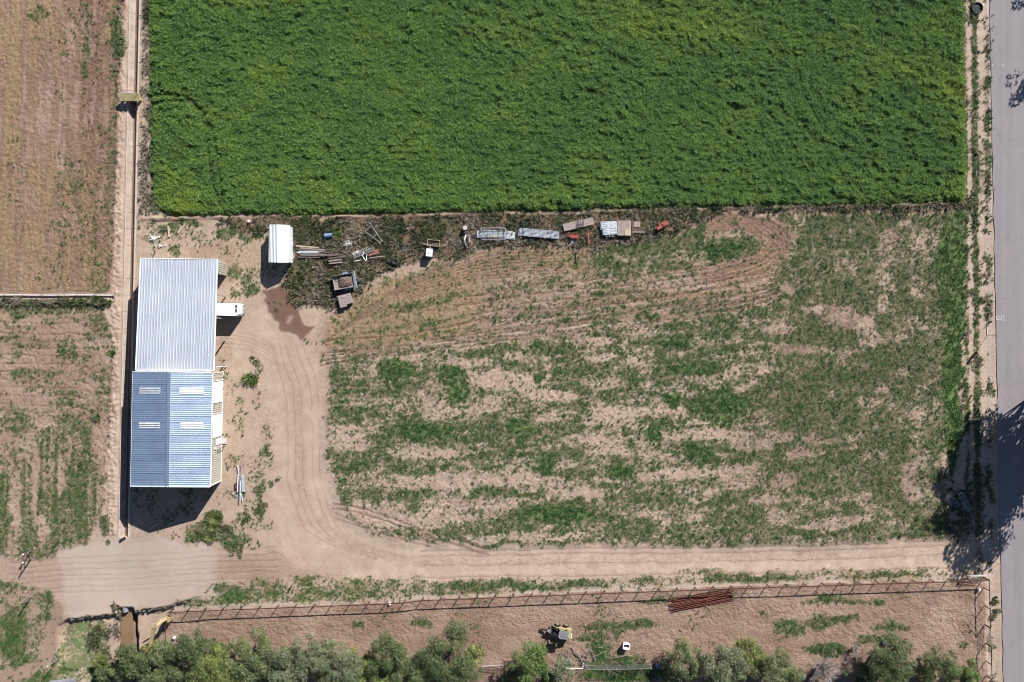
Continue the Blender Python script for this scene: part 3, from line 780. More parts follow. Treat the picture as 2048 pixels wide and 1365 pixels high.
c = t.mix(t.math('MULTIPLY', t.rng(vo.outputs['Distance'], 0.008, 0.003), 0.22), c, (0.09, 0.08, 0.08))
c = t.mix(t.math('MULTIPLY', t.rng(t.noise(p, 1.3, 5, 0.7), 0.60, 0.72), 0.35), c, (0.36, 0.31, 0.28))
t.base(c, 0.9, 0, 0.2); t.bump(a2, 0.006)
mb = MB()
ys = np.linspace(-1900, 3000, 240)
vs = []; fs = []
for i, py in enumerate(ys):
    e = 0.9*math.sin(py*0.21)+0.7*math.sin(py*0.083+1)+random.uniform(-.5, .5)
    for pxx, zz in ((road_x(py)-1+e, -0.12), (road_x(py)+e, 0.035), (road_x(py)+30, 0.06), (road_x(py)+52, 0.075), (road_x(py)+102+e, 0.035), (road_x(py)+103+e, -0.12)):
        v = W(pxx, py); vs.append((v.x, v.y, zz))
for i in range(len(ys)-1):
    for j in range(5):
        b = i*6+j; fs.append((b, b+6, b+7, b+1))
mb.add(vs, fs)
road = mb.build('road', t.m); tag(road, kind='structure')
# sprayed survey number on the asphalt
def road_z(px, py):
    return 0.0405+0.025*min(1.0, max(0.0, (px-road_x(py))/30))
def paint_strokes(name, strokes, w):
    mb = MB()
    for s in strokes:
        s = curve(s, 4)
        for a, b in zip(s[:-1], s[1:]):
            pa = W(*a); pb = W(*b)
            d = (pb-pa); 
            if d.length < 1e-5: continue
            nrm = Vector((-d.y, d.x, 0)).normalized()*w
            za, zb = road_z(*a)+.004, road_z(*b)+.004
            mb.add([(pa.x-nrm.x, pa.y-nrm.y, za), (pb.x-nrm.x, pb.y-nrm.y, zb), (pb.x+nrm.x, pb.y+nrm.y, zb), (pa.x+nrm.x, pa.y+nrm.y, za)], [(0, 1, 2, 3)])
    return mb.build(name, M['worn_paint'], road)
paint_strokes('painted_number', [[(1999, 633.5), (1996, 632.5), (1993, 633.5), (1991.5, 636), (1993, 639), (1996, 640), (1999, 639.5), (2000, 637.5), (1998, 636), (1995.5, 637.5), (1995, 639.5)],
    [(2000.5, 632), (2002.5, 631.5), (2003.5, 633), (2002.5, 636), (2001.5, 639), (2001.5, 641), (2003.5, 640)],
    [(2008.5, 631), (2006.5, 632), (2006.5, 635), (2008.5, 635.5)], [(2006.5, 638), (2008.5, 639), (2009, 641), (2007, 642)]], 0.05)
paint_strokes('painted_dot', [[(2003, 131), (2006.5, 131.5)], [(2004, 129.5), (2006, 133)], [(1983.5, 130.5), (1985.5, 131)]], 0.09)

# ================================================================ CANAL
def canal_sec(py):
    l = W(canal_l(py), py); r = W(canal_l(py)+CANAL_W, py)
    return l, r
croot = thing('irrigation_canal', 'straight concrete lined irrigation canal running beside the metal sheds', 'canal', W(248, 560))
coff = croot.location
cuts = list(np.arange(-140, CANAL_END-5, 33.2))+[CANAL_END]
prof = [(-0.02, 0.075), (0.155, 0.075), (0.47, -0.62), (0.93, -0.62), (1.385, 0.075), (1.575, 0.075)]   # metres from left lip
def sec_pts(py):
    l, r = canal_sec(py)
    u = (r-l).normalized()
    k = (r-l).length/1.557
    return [l+u*(q[0]*k)+Vector((0, 0, q[1])) for q in prof]
for a, b in zip(cuts[:-1], cuts[1:]):
    A = sec_pts(a+0.25); B = sec_pts(b-0.25)
    dz = random.uniform(-.006, .006)
    mb = MB(coff)
    for j in (1, 2, 3):
        q = [A[j], A[j+1], B[j+1], B[j]]
        mb.add([v+Vector((0, 0, dz)) for v in q], [(0, 3, 2, 1)])
    mb.build('lining_panel', M['concrete'], croot)
    for j in (0, 4):
        up = [A[j], A[j+1], B[j+1], B[j]]
        dn = [v-Vector((0, 0, 0.16)) for v in up]
        MB(coff).add(up+dn, [(0, 3, 2, 1), (4, 5, 6, 7), (0, 1, 5, 4), (1, 2, 6, 5), (2, 3, 7, 6), (3, 0, 4, 7)]).build('lip', M['lip'], croot)
# dark brown strip along the right side of the canal floor
mb = MB(coff)
for a, b in zip(cuts[:-1], cuts[1:]):
    A = sec_pts(a); B = sec_pts(b)
    q = [A[2].lerp(A[3], .35), A[3].lerp(A[4], .06), B[3].lerp(B[4], .06), B[2].lerp(B[3], .3)]
    mb.add([v+Vector((0, 0, 0.014)) for v in q], [(0, 3, 2, 1)])
mb.build('floor_strip', paint('brown_floor_strip', (0.16, 0.10, 0.075), (0.22, 0.145, 0.11), 1.4, 0.6, detail=6), croot)

# ================================================================ SLAB OVER THE DITCH, MUDDY WATER
# headwall rubble + culvert pipe mouth
t = NT('muddy_water')
p = t.pos()
t.base(t.mix(t.rng(t.noise(p, 0.7, 3), 0.3, 0.7), (0.235, 0.155, 0.085), (0.19, 0.125, 0.072)), 0.12, 0, 0.5)
t.bump(t.noise(p, 4, 2), 0.004)
mb = MB()
pts = [W(241, 1214, -.8), W(265, 1214, -.8), W(267, 1262, -.8), W(266, 1330, -.8), W(266, 1480, -.8), W(238, 1480, -.8), W(240, 1330, -.8), W(240, 1262, -.8)]
mb.add([(q.x, q.y, -0.80) for q in pts], [tuple(range(7, -1, -1))])
water = mb.build('water', t.m); tag(water, kind='structure')

# ================================================================ SCATTER
def leaf_cluster(n, spread, L, wd, up, seed, curl=0.3):
    """small plant of n leaf blades; every blade a bent strip of two quads"""
    r = np.random.default_rng(seed); mb = MB()
    for i in range(n):
        a = r.uniform(0, 2*math.pi); rr = spread*math.sqrt(r.uniform(0, 1))
        b = Vector((rr*math.cos(a), rr*math.sin(a), 0))
        ang = r.uniform(0, 2*math.pi); tilt = r.uniform(up[0], up[1])
        d = Vector((math.cos(ang)*math.cos(tilt), math.sin(ang)*math.cos(tilt), math.sin(tilt)))
        l = L*r.uniform(0.6, 1.25); s = Vector((-math.sin(ang), math.cos(ang), 0))*(wd*r.uniform(.7, 1.3)/2)
        m = b+d*l*0.55; e = m+(d-Vector((0, 0, curl*r.uniform(.3, 1.6)))).normalized()*l*0.45
        mb.add([b-s*.5, b+s*.5, m+s, m-s, e+s*.25, e-s*.25], [(0, 1, 2, 3), (3, 2, 4, 5)])
    return mb.mesh('leaf_blades')

def scatter(name, label, cat, x, y, z, scale, tint, meshes, mat):
    n = len(x)
    me = bpy.data.meshes.new(name)
    me.vertices.add(n)
    me.vertices.foreach_set('co', np.stack([x, y, z], 1).astype(np.float32).ravel())
    r = np.random.default_rng(len(name))
    for nm, arr in (('size', scale), ('tint', tint), ('spin', r.uniform(0, 6.283, n))):
        a = me.attributes.new(nm, 'FLOAT', 'POINT'); a.data.foreach_set('value', np.asarray(arr, np.float32))
    a = me.attributes.new('kindex', 'INT', 'POINT'); a.data.foreach_set('value', r.integers(0, len(meshes), n).astype(np.int32))
    o = mesh_obj(name, me, None)
    ng_ = bpy.data.node_groups.new(name+'_nodes', 'GeometryNodeTree')
    ng_.interface.new_socket('Geometry', in_out='INPUT', socket_type='NodeSocketGeometry')
    ng_.interface.new_socket('Geometry', in_out='OUTPUT', socket_type='NodeSocketGeometry')
    N = ng_.nodes; L = ng_.links
    gi = N.new('NodeGroupInput'); go = N.new('NodeGroupOutput')
    join = N.new('GeometryNodeJoinGeometry')
    def named(nm, typ):
        q = N.new('GeometryNodeInputNamedAttribute'); q.data_type = typ; q.inputs['Name'].default_value = nm
        return q.outputs['Attribute']
    sz = named('size', 'FLOAT'); sp = named('spin', 'FLOAT'); ki = named('kindex', 'INT')
    rot = N.new('ShaderNodeCombineXYZ'); L.new(sp, rot.inputs[2])
    for k, m_ in enumerate(meshes):
        if not m_.materials: m_.materials.append(mat)
        src = bpy.data.objects.new(name+'_leaf', m_)
        oi = N.new('GeometryNodeObjectInfo'); oi.inputs['Object'].default_value = src; oi.inputs['As Instance'].default_value = True
        cmpn = N.new('FunctionNodeCompare'); cmpn.data_type = 'INT'; cmpn.operation = 'EQUAL'
        L.new(ki, cmpn.inputs[2]); cmpn.inputs[3].default_value = k
        ip = N.new('GeometryNodeInstanceOnPoints')
        L.new(gi.outputs[0], ip.inputs['Points']); L.new(cmpn.outputs[0], ip.inputs['Selection'])
        L.new(oi.outputs['Geometry'], ip.inputs['Instance'])
        L.new(rot.outputs[0], ip.inputs['Rotation']); L.new(sz, ip.inputs['Scale'])
        L.new(ip.outputs[0], join.inputs[0])
    L.new(join.outputs[0], go.inputs[0])
    md = o.modifiers.new('scatter', 'NODES'); md.node_group = ng_
    return tag(o, label, cat, kind='stuff')

# ---- the green crop: an uneven canopy with leaf sprays on it
cs = 0.22
cxa = np.arange(W(286, 0).x, W(1940, 0).x, cs); cya = np.arange(W(0, 446).y, 75.0, cs)
CX, CY = np.meshgrid(cxa, cya, indexing='ij')
cpx = (1024+CX*PPM); cpy = 682.5-CY*PPM
wj = 10*(fbm(cpx, cpy, 18, octv=3, seed=3)-.5); wk = 10*(fbm(cpx, cpy, 18, octv=3, seed=6)-.5)
sd = poly_sd((cpx+wj).astype(np.float32), (cpy+wk).astype(np.float32), [(300, -900), (1920, -900), (1926, 60), (1929, 404), (1250, 417), (800, 427), (450, 430), (335, 430), (306, 402), (300, 200)])
lodge = fbm(cpx+0.5*cpy, cpy-0.3*cpx, 15, 9, octv=4, seed=12, gain=0.6)     # leaning swathes
fine = fbm(cpx, cpy, 7, octv=2, seed=15)
coarse = fbm(cpx, cpy, 190, octv=3, seed=18)
ch = 0.48+0.78*(lodge-0.5)*(0.55+0.9*coarse)+0.38*(fine-0.5)
tr_d = np.minimum(line_d(cpx, cpy, curve([(296, 196), (340, 192), (380, 200), (404, 235), (418, 300), (424, 360), (447, 432)])), line_d(cpx, cpy, curve([(296, 210), (360, 205), (395, 215), (420, 250), (436, 320), (450, 432)])))
ch -= 0.42*(1-sstep(1.5, 6, tr_d))
ch -= 0.22*(1-sstep(3, 9, np.abs(cpx-1900+8*np.sin(cpy*.03))))*0
ch += 0.05*(np.sin(cpy*2*math.pi/13.0+2.5*(fbm(cpx, cpy, 120, octv=2, seed=29)-.5))*sstep(150, 330, cpy))*sstep(350, 700, cpx)
ch = np.clip(ch, 0.06, 1.4)*sstep(-3, 10, sd)
keep = sd > -4
yel = fbm(cpx, cpy, 90, 60, octv=4, seed=21)
tint = 0.21+0.70*(yel-0.5)+0.55*(fbm(cpx, cpy, 14, octv=3, seed=23)-0.5)
tint += 0.14*sstep(620, 300, cpx)*np.clip(0.4+2.6*(fbm(cpx, cpy, 60, octv=3, seed=25)-0.45), 0, 1.3)
bandc = np.interp(cpx, [1100, 1300, 1500, 1700, 1850, 1930], [0, 40, 70, 110, 150, 190])
tint += 0.20*np.exp(-((cpy-bandc)/34)**2)*sstep(1080, 1250, cpx)
tint += 0.10*np.exp(-((cpy-385)/40)**2)*sstep(1700, 500, cpx)+0.22*sstep(1830, 1920, cpx)*sstep(40, 240, cpy)
tint -= 0.12*sstep(900, 1300, cpx)*np.exp(-((cpy-220)/90)**2)
kk = np.arange(CX.size).reshape(CX.shape)
vz = np.where(keep, ch, 0)+glook(Z, CX, CY)*np.where(CY < 52, 1, 0)-0.10
fq = np.stack([kk[:-1, :-1].ravel(), kk[1:, :-1].ravel(), kk[1:, 1:].ravel(), kk[:-1, 1:].ravel()], 1)
ok = (keep[:-1, :-1] & keep[1:, 1:] & keep[1:, :-1] & keep[:-1, 1:]).ravel()
cme = np_mesh('crop_canopy', np.stack([CX.ravel(), CY.ravel(), vz.ravel()], 1), fq[ok])
a = cme.attributes.new('tintv', 'FLOAT', 'POINT'); a.data.foreach_set('value', np.clip(tint, 0, 1).astype(np.float32).ravel())
t = NT('crop_canopy'); p = t.pos()
cr = t.new('ShaderNodeValToRGB'); els = cr.color_ramp.elements
els[0].color = (0.042, 0.085, 0.026, 1); els[1].color = (0.17, 0.195, 0.035, 1)
e = els.new(0.45); e.color = (0.075, 0.138, 0.032, 1)
t.l.new(t.math('ADD', t.attr('tintv'), t.math('MULTIPLY', t.math('SUBTRACT', t.noise(p, 5, 3), .5), .5)), cr.inputs[0])
t.base(cr.outputs[0], 0.8, 0, 0.15); t.bump(t.noise(p, 6, 4), 0.15, 1.0)
tag(mesh_obj('crop_canopy', cme, t.m), 'dense green forage crop filling the field above the junk strip', 'crop', kind='stuff')
n = 150000
qx = RNG.uniform(W(290, 0).x, W(1936, 0).x, n); qy = RNG.uniform(W(0, 440).y, 58.0, n)
ii = np.clip(((qx-cxa[0])/cs).astype(int), 0, len(cxa)-1); jj = np.clip(((qy-cya[0])/cs).astype(int), 0, len(cya)-1)
s_ok = (sd[ii, jj] > 2) & (ch[ii, jj] > 0.10)
qx, qy, ii, jj = qx[s_ok], qy[s_ok], ii[s_ok], jj[s_ok]
crop_m = [leaf_cluster(9, 0.16, 0.24, 0.10, (0.15, 1.2), 100+k, 0.5) for k in range(4)]
scatter('crop_leaves', 'leafy tops of the green forage crop above the junk strip', 'crop', qx, qy, vz[ii, jj]-0.02, RNG.uniform(0.75, 1.45, len(qx)), np.clip(tint[ii, jj]+RNG.normal(0, 0.12, len(qx)), 0, 1), crop_m, M['crop'])

# ---- short grass in the lot, fields and verges
blade_m = [leaf_cluster(8, 0.12, 0.21, 0.036, (0.3, 1.3), 200+k, 0.4) for k in range(4)]
n = 420000
qx = RNG.uniform(-76, 76, n); qy = RNG.uniform(-52, 52, n)
g_ = glook(green, qx, qy); lu = glook(lush, qx, qy)
inc = glook(R_crop, qx, qy) < 0.3
inw = glook(R_weed, qx, qy)
clump = fbm(qx*PPM, qy*PPM, 7, octv=2, seed=60)
prob = np.clip((g_-0.12)*1.5, 0, 1)*np.clip(0.45+2.4*(clump-0.42), 0.1, 1)
built = ((qx < W(446, 0).x) & (qx > W(262, 0).x) & (qy < W(0, 520).y) & (qy > W(0, 968).y))
sel = (RNG.random(n) < prob) & inc & ~built & (inw < 0.6) & (glook(Z, qx, qy) > -0.5) & (qx < W(2060, 0).x)
qx, qy, g_, lu = qx[sel], qy[sel], g_[sel], lu[sel]
tn = 0.62-0.40*g_-0.30*lu+0.26*glook(rightd.astype(np.float32)*R_lot, qx, qy)+RNG.normal(0, 0.19, len(qx))
tn += 0.05*glook(R_sw, qx, qy)
mg = glook(R_marg, qx, qy); tn = tn*(1-mg)+mg*(0.30+RNG.normal(0, .1, len(qx)))
scatter('grass', 'short green and grey grass growing over the bare lot and verges', 'grass', qx, qy, glook(Z, qx, qy)-0.01, RNG.uniform(0.7, 1.35, len(qx))*(1+0.5*lu), np.clip(tn, 0, 1), blade_m, M['grass'])

# ---- scattered upright weed tufts
n = 230000
qx = RNG.uniform(-76, 76, n); qy = RNG.uniform(-52, 52, n)
g_ = glook(np.maximum(green, 0.16*np.maximum(R_lot, R_strip)), qx, qy)*(1-glook(R_drive, qx, qy))
cl_ = fbm(qx*PPM, qy*PPM, 5, octv=2, seed=66)
built = ((qx < W(446, 0).x) & (qx > W(262, 0).x) & (qy < W(0, 520).y) & (qy > W(0, 968).y))
sel = (RNG.random(n) < np.clip(0.10+0.62*g_, 0, .6)*np.clip(3.2*(cl_-.40), 0, 1)*(g_ > .05)) & (glook(R_crop, qx, qy) < .3) & ~built & (glook(R_slab, qx, qy) < .3) & (glook(R_weed, qx, qy) < .5) & (qx < W(1984, 0).x) & (glook(Z, qx, qy) > -0.5)
qx, qy, g_ = qx[sel], qy[sel], g_[sel]
tuft_m = [leaf_cluster(10, 0.09, 0.25, 0.05, (0.35, 1.35), 450+k, 0.45) for k in range(4)]
scatter('weed_tufts', 'small upright weed tufts dotted over the bare lot', 'weeds', qx, qy, glook(Z, qx, qy)-0.01, RNG.uniform(0.55, 1.5, len(qx)), np.clip(0.60-0.42*g_+RNG.normal(0, .24, len(qx)), 0, 1), tuft_m, M['grass'])

# ---- dry stubble
n = 260000
qx = RNG.uniform(-76, 76, n); qy = RNG.uniform(-52, 52, n)
s_ = glook(straw, qx, qy)*0.9+glook(np.clip(R_lot*(0.30-0.12*rightd)+R_pad*0.14+R_strip*0.3+R_sw*0.22+0.2*R_yard, 0, 1)*(1-R_drive), qx, qy)
built = ((qx < W(446, 0).x) & (qx > W(262, 0).x) & (qy < W(0, 520).y) & (qy > W(0, 968).y))
sel = (RNG.random(n) < np.clip(s_*0.8, 0, 1)*(1-0.9*glook(R_drive, qx, qy))) & (glook(R_crop, qx, qy) < .3) & ~built & (glook(Z, qx, qy) > -0.5) & (qx < W(1984, 0).x) & (glook(R_slab, qx, qy) < .3)
qx, qy = qx[sel], qy[sel]
dry_m = [leaf_cluster(6, 0.12, 0.15, 0.022, (0.15, 1.1), 300+k, 0.3) for k in range(3)]
scatter('dry_stubble', 'dry straw coloured stubble lying over the mown ground', 'stubble', qx, qy, glook(Z, qx, qy)-0.01, RNG.uniform(0.6, 1.25, len(qx)), np.clip(0.86+RNG.normal(0, 0.12, len(qx)), 0.5, 1), dry_m, M['grass'])

# ---- tall dark weeds in the junk strip and along banks
n = 190000
qx = RNG.uniform(-76, 76, n); qy = RNG.uniform(-52, 52, n)
wd_ = glook(R_weed, qx, qy)
ln = glook((1-sstep(4, 12, abs(XS-(canal_l(Y)+CANAL_W+17))))*(Y < 425)*(n_mid > .30), qx, qy)
vz2 = glook(R_verge*np.clip(vg, 0, 1)*(n_mid > .5), qx, qy)
ex = glook(union(blob(1915, 1030, 30, 60), blob(1945, 1020, 25, 60), blob(195, 1280, 26, 30), blob(232, 1240, 10, 40), blob(1660, 1300, 40, 8), blob(1250, 1335, 70, 12), blob(215, 1340, 40, 30), 1.6*R_dit), qx, qy)
clr = glook(union(blob(640, 506, 40, 12), blob(725, 510, 26, 12), blob(690, 563, 28, 18), blob(985, 468, 40, 14), blob(1075, 468, 40, 14), blob(1157, 449, 34, 14), blob(1245, 458, 48, 18), blob(1325, 451, 14, 10), blob(858, 508, 12, 12), blob(560, 490, 24, 50)), qx, qy)
pr = np.clip(0.9*wd_*(1-0.5*clr)+1.0*ln+0.5*vz2+0.7*ex, 0, 1)*np.clip(0.45+2.2*(fbm(qx*PPM, qy*PPM, 16, octv=3, seed=61)-.38), 0, 1)
sel = (RNG.random(n) < pr) & (qx < W(1984, 0).x)
qx, qy = qx[sel], qy[sel]
weed_m = [leaf_cluster(11, 0.2, 0.36, 0.085, (0.2, 1.3), 400+k, 0.5) for k in range(4)]
tn = 0.42+0.4*ln[sel]+1.4*(fbm(qx*PPM, qy*PPM, 40, octv=3, seed=62)-.42)+RNG.normal(0, .16, len(qx))
scatter('weeds', 'dark tangled weeds growing around the junk below the crop', 'weeds', qx, qy, glook(Z, qx, qy)-0.02, RNG.uniform(0.6, 1.7, len(qx)), np.clip(tn, 0, 1), weed_m, M['weed'])

# ================================================================ BUILDINGS
def panels(parent, off, a0, a1, b0, b1, n, ribs, rh, mat, name='roof_panel', lift=0.0):
    """n ribbed sheets side by side between edge a0-a1 (start of ribs) and b0-b1 (end of ribs)"""
    a0, a1, b0, b1 = map(Vector, (a0, a1, b0, b1))
    for i in range(n):
        s, e = i/n, (i+1)/n-0.002
        dz = Vector((0, 0, lift+0.004*(i % 2)+random.uniform(0, .006)))
        mb = MB(off)
        mb.sheet(a0.lerp(a1, s)+dz, a0.lerp(a1, e)+dz, b0.lerp(b1, e)+dz, b0.lerp(b1, s)+dz, ribs, rh)
        mb.build(name, mat, parent)
def wall_between(parent, off, p, q, z0p, z1p, z1q, mat, name='wall', th=0.12):
    p = Vector(p); q = Vector(q); d = (q-p); d.z = 0; nrm = Vector((-d.y, d.x, 0)).normalized()*th/2
    vs = []
    for s in (-1, 1):
        for b, zt in ((p, z1p), (q, z1q)):
            vs += [(b.x+s*nrm.x, b.y+s*nrm.y, z0p), (b.x+s*nrm.x, b.y+s*nrm.y, zt)]
    mb = MB(off).add(vs, [(0, 1, 3, 2), (4, 6, 7, 5), (0, 2, 6, 4), (1, 5, 7, 3), (0, 4, 5, 1), (2, 3, 7, 6)])
    return mb.build(name, mat, parent)

# ---- open fronted barn with the single pitch roof
bz0, bz1 = 3.8, 4.4
A = W(281, 517, bz0); B = W(434.5, 519, bz0); C_ = W(427.5, 741, bz1); D = W(271, 741, bz1)
barn = thing('open_barn', 'long metal barn with pale single pitch roof ribbed lengthwise, open to the yard', 'barn', ((A+C_)/2).xy.to_3d())
bo = barn.location
br = MB(bo).add([v-Vector((0, 0, k_)) for k_ in (.06, .12) for v in (A, B, C_, D)], [(3, 2, 1, 0), (4, 5, 6, 7), (0, 1, 5, 4), (1, 2, 6, 5), (2, 3, 7, 6), (3, 0, 4, 7)]).build('roof', M['barn_roof'], barn)
panels(br, bo, A, B, D, C_, 9, 3, 0.065, M['barn_roof'])
for p, q in ((A, B), (B, C_), (C_, D), (D, A)):
    MB(bo).bar(p+Vector((0, 0, -.06)), q+Vector((0, 0, -.06)), 0.10, 0.26).build('roof_trim', M['trim'], br)
ins = lambda p, q, k: Vector(p).lerp(Vector(q), k)
a = ins(A, C_, .012); b = ins(B, D, .010); c = ins(C_, A, .012); d = ins(D, B, .012)
wall_between(barn, bo, a, b, -.1, 3.66, 3.66, M['beige'])
wall_between(barn, bo, a, d, -.1, 3.66, 4.24, M['beige'])
wq = b.lerp(c, 0.118)
# ribbed short wall at the north-east corner
e0 = Vector((b.x+.08, b.y, 3.66)); e1 = Vector((wq.x+.08, wq.y, 3.7))
for i in range(2):
    p = e0.lerp(e1, i/2); q = e0.lerp(e1, (i+1)/2-.005)
    MB(bo).sheet(p, q, Vector((q.x, q.y, 0)), Vector((p.x, p.y, 0)), 3, 0.04).build('wall_panel', M['beige'], barn)
wall_between(barn, bo, b, wq, -.1, 3.62, 3.66, M['beige'], th=0.08)
for k in (0.118, 0.32, 0.53, 0.74, 0.97):
    p = b.lerp(c, k)
    MB(bo).box((p.x, p.y, (3.62+.56*k)/2), (0.16, 0.16, 3.62+.56*k)).build('post', M['steel_post'], barn)
p = b.lerp(c, 0.985)
MB(bo).tube((p.x+.25, p.y, 0), (p.x+.25, p.y, 3.9), 0.06).build('downpipe', M['trim'], barn)

# ---- gabled workshop with roller doors
ez, rz_, ee = 4.2, 5.95, 4.2
NW = W(265.5, 744, ez); SW = W(261.5, 973, ez); RN = W(338, 744, rz_); RS = W(334, 973.5, rz_); NE = W(424.5, 745, ee); SE = W(420, 974, ee)
shop = thing('metal_workshop', 'gabled metal workshop with blue shaded roof half, skylights and two white roller doors', 'workshop', Vector(((NW.x+SE.x)/2, (NW.y+SE.y)/2, 0)))
so = shop.location
rw = MB(so).add([NW-Vector((0, 0, .1)), RN-Vector((0, 0, .1)), RS-Vector((0, 0, .1)), SW-Vector((0, 0, .1)), NW-Vector((0, 0, .16)), RN-Vector((0, 0, .16)), RS-Vector((0, 0, .16)), SW-Vector((0, 0, .16))], [(0, 3, 2, 1), (4, 5, 6, 7), (0, 1, 5, 4), (1, 2, 6, 5), (2, 3, 7, 6), (3, 0, 4, 7)]).build('roof', M['galv'], shop)
rw['label'] = 'western roof half that reflects the blue sky'
re_ = MB(so).add([RN-Vector((0, 0, .1)), NE-Vector((0, 0, .1)), SE-Vector((0, 0, .1)), RS-Vector((0, 0, .1)), RN-Vector((0, 0, .16)), NE-Vector((0, 0, .16)), SE-Vector((0, 0, .16)), RS-Vector((0, 0, .16))], [(0, 3, 2, 1), (4, 5, 6, 7), (0, 1, 5, 4), (1, 2, 6, 5), (2, 3, 7, 6), (3, 0, 4, 7)]).build('roof', M['galv'], shop)
panels(rw, so, NW, SW, RN, RS, 18, 3, 0.035, M['galv'])
panels(re_, so, NE, SE, RN, RS, 18, 3, 0.035, M['galv'])
MB(so).bar(RN+Vector((-.12, 0, .035)), RS+Vector((-.12, 0, .035)), 0.26, 0.03).bar(RN+Vector((.12, 0, .03)), RS+Vector((.12, 0, .03)), 0.24, 0.03).build('ridge_cap', M['galv'], rw)
for p, q, par in ((NW, RN, rw), (SW, RS, rw), (RN, NE, re_), (RS, SE, re_)):
    MB(so).bar(p+Vector((0, 0, -.02)), q+Vector((0, 0, -.02)), 0.14, 0.2).build('roof_trim', M['trim'], par)
MB(so).bar(NW+Vector((-.04, 0, -.1)), SW+Vector((-.04, 0, -.1)), 0.10, 0.14).build('gutter', M['trim'], rw)
MB(so).bar(NE+Vector((.04, 0, -.1)), SE+Vector((.04, 0, -.1)), 0.10, 0.14).build('gutter', M['trim'], re_)
def on_slope(px, py, side):
    # point on the workshop roof below a photograph position (iterate on height)
    z = 4.8
    for _ in range(8):
        p = W(px, py, z)
        if side == 'W': k = (p.x-NW.x-(SW.x-NW.x)*(NW.y-p.y)/(NW.y-SW.y))/(RN.x-NW.x); z = ez+(rz_-ez)*k
        else: k = (p.x-RN.x-(RS.x-RN.x)*(RN.y-p.y)/(RN.y-RS.y))/(NE.x-RN.x); z = rz_+(ee-rz_)*k
    return W(px, py, z)
for (x0, x1, y0, y1, side) in ((279, 320, 775.5, 788, 'W'), (359, 408, 775.5, 789, 'E'), (278, 319, 845, 857.5, 'W'), (361, 407, 845, 858, 'E')):
    par = rw if side == 'W' else re_
    q = [on_slope(x, y, side)+Vector((0, 0, .04)) for x, y in ((x0, y0), (x0, y1), (x1, y1), (x1, y0))]
    fr = MB(so)
    sl = [q[0], q[1], q[2], q[3]]
    sk = MB(so).sheet(q[0], q[1], q[2], q[3], 3, 0.05).build('skylight', M['skylight'], par)
# walls
off_ = Vector((0.22, 0, 0))
nw = NW+off_; sw = SW+off_; ne = NE-off_*.6; se = SE-off_*.6
wall_between(shop, so, nw, sw, -.1, ez-.2, ez-.2, M['beige'])
rn = Vector((RN.x, RN.y, 0)); rs = Vector((RS.x, RS.y, 0))
for (u, v, w_, s_) in ((nw, rn, ne, -0.15), (sw, rs, se, 0.15)):
    o_ = Vector((0, s_, 0))
    wall_between(shop, so, u+o_, v+o_, -.1, ez-.15, rz_-.17, M['beige'])
    wall_between(shop, so, v+o_, w_+o_, -.1, rz_-.17, ee-.17, M['beige'])
# east wall: ribbed panels round the door openings
def ey(py): return W(0, py, 2.0).y
def ewall(y):
    k = (y-ne.y)/(se.y-ne.y); return ne.x+(se.x-ne.x)*k
doors = [(761.5, 805, 3.75), (827.5, 873.5, 3.75)]
yy = [ne.y-.12]
segs = []
cur = ne.y-.1
for d0, d1, hh in doors:
    segs.append((cur, ey(d0), 0.0)); segs.append((ey(d0), ey(d1), hh)); cur = ey(d1)
segs.append((cur, se.y+.1, 0.0))
for y0, y1, hz in segs:
    wall_between(shop, so, (ewall(y0), y0, 0), (ewall(y1), y1, 0), -.1 if hz == 0 else hz+.0, ee-.17, ee-.17, M['beige'])
    n_ = max(1, round(abs(y1-y0)/0.9))
    for i in range(n_):
        ya = y0+(y1-y0)*i/n_; yb = y0+(y1-y0)*((i+1)/n_)*1.0+0.004
        xa, xb = ewall(ya)+.09, ewall(yb)+.09
        MB(so).sheet((xa, ya, ee-.2), (xb, yb, ee-.2), (xb, yb, hz), (xa, ya, hz), 3, 0.035).build('wall_panel', M['beige'], shop)
for d0, d1, hh in doors:
    y0, y1 = ey(d0), ey(d1); x = ewall((y0+y1)/2)
    dr = MB(so).box((x+.02, (y0+y1)/2, hh/2), (0.06, abs(y1-y0)-.06, hh)).build('roller_door', M['door_white'], shop)
    for k in range(9):
        zz = hh*(k+.5)/9
        MB(so).box((x+.062, (y0+y1)/2, zz), (0.03, abs(y1-y0)-.1, hh/9-.05)).build('slat', M['door_white'], dr)
    for s in (y0, y1):
        MB(so).box((x+.1, s, hh/2), (0.10, 0.10, hh)).build('door_frame', M['trim'], dr)
    MB(so).box((x+.1, (y0+y1)/2, hh+.05), (0.10, abs(y1-y0)+.1, 0.10)).build('door_frame', M['grey'], dr)
y0, y1 = ey(879), ey(890.5); x = ewall((y0+y1)/2)
md = MB(so).box((x+.14, (y0+y1)/2, 1.1), (0.06, abs(y1-y0), 2.15)).build('door', M['door_white'], shop)
MB(so).box((x+.19, y1+.12, 1.0), (0.05, 0.05, 0.12)).build('handle', M['dark'], md)
MB(so).box((x+.18, ey(896), 2.6), (0.22, 0.22, 0.22)).build('wall_lamp', M['pvc'], shop)
MB(so).path([(x+.12, ey(903), 1.9), (x+.35, ey(902), 1.9), (x+.5, ey(898), 1.5), (x+.55, ey(896), 0.1)], 0.05).build('conduit', M['dark'], shop)
for q in (NE, SE):
    yq = q.y-.1 if q is NE else q.y+.1
    MB(so).box((ewall(yq)+.1, yq, 2.1), (0.14, 0.14, 4.2)).build('corner_trim', M['trim'], shop)
MB(so).bar((ewall(ne.y)+.13, ne.y, .06), (ewall(se.y)+.13, se.y, .06), .06, .12).build('base_trim', M['trim'], shop)
p = W(449, 882.5)
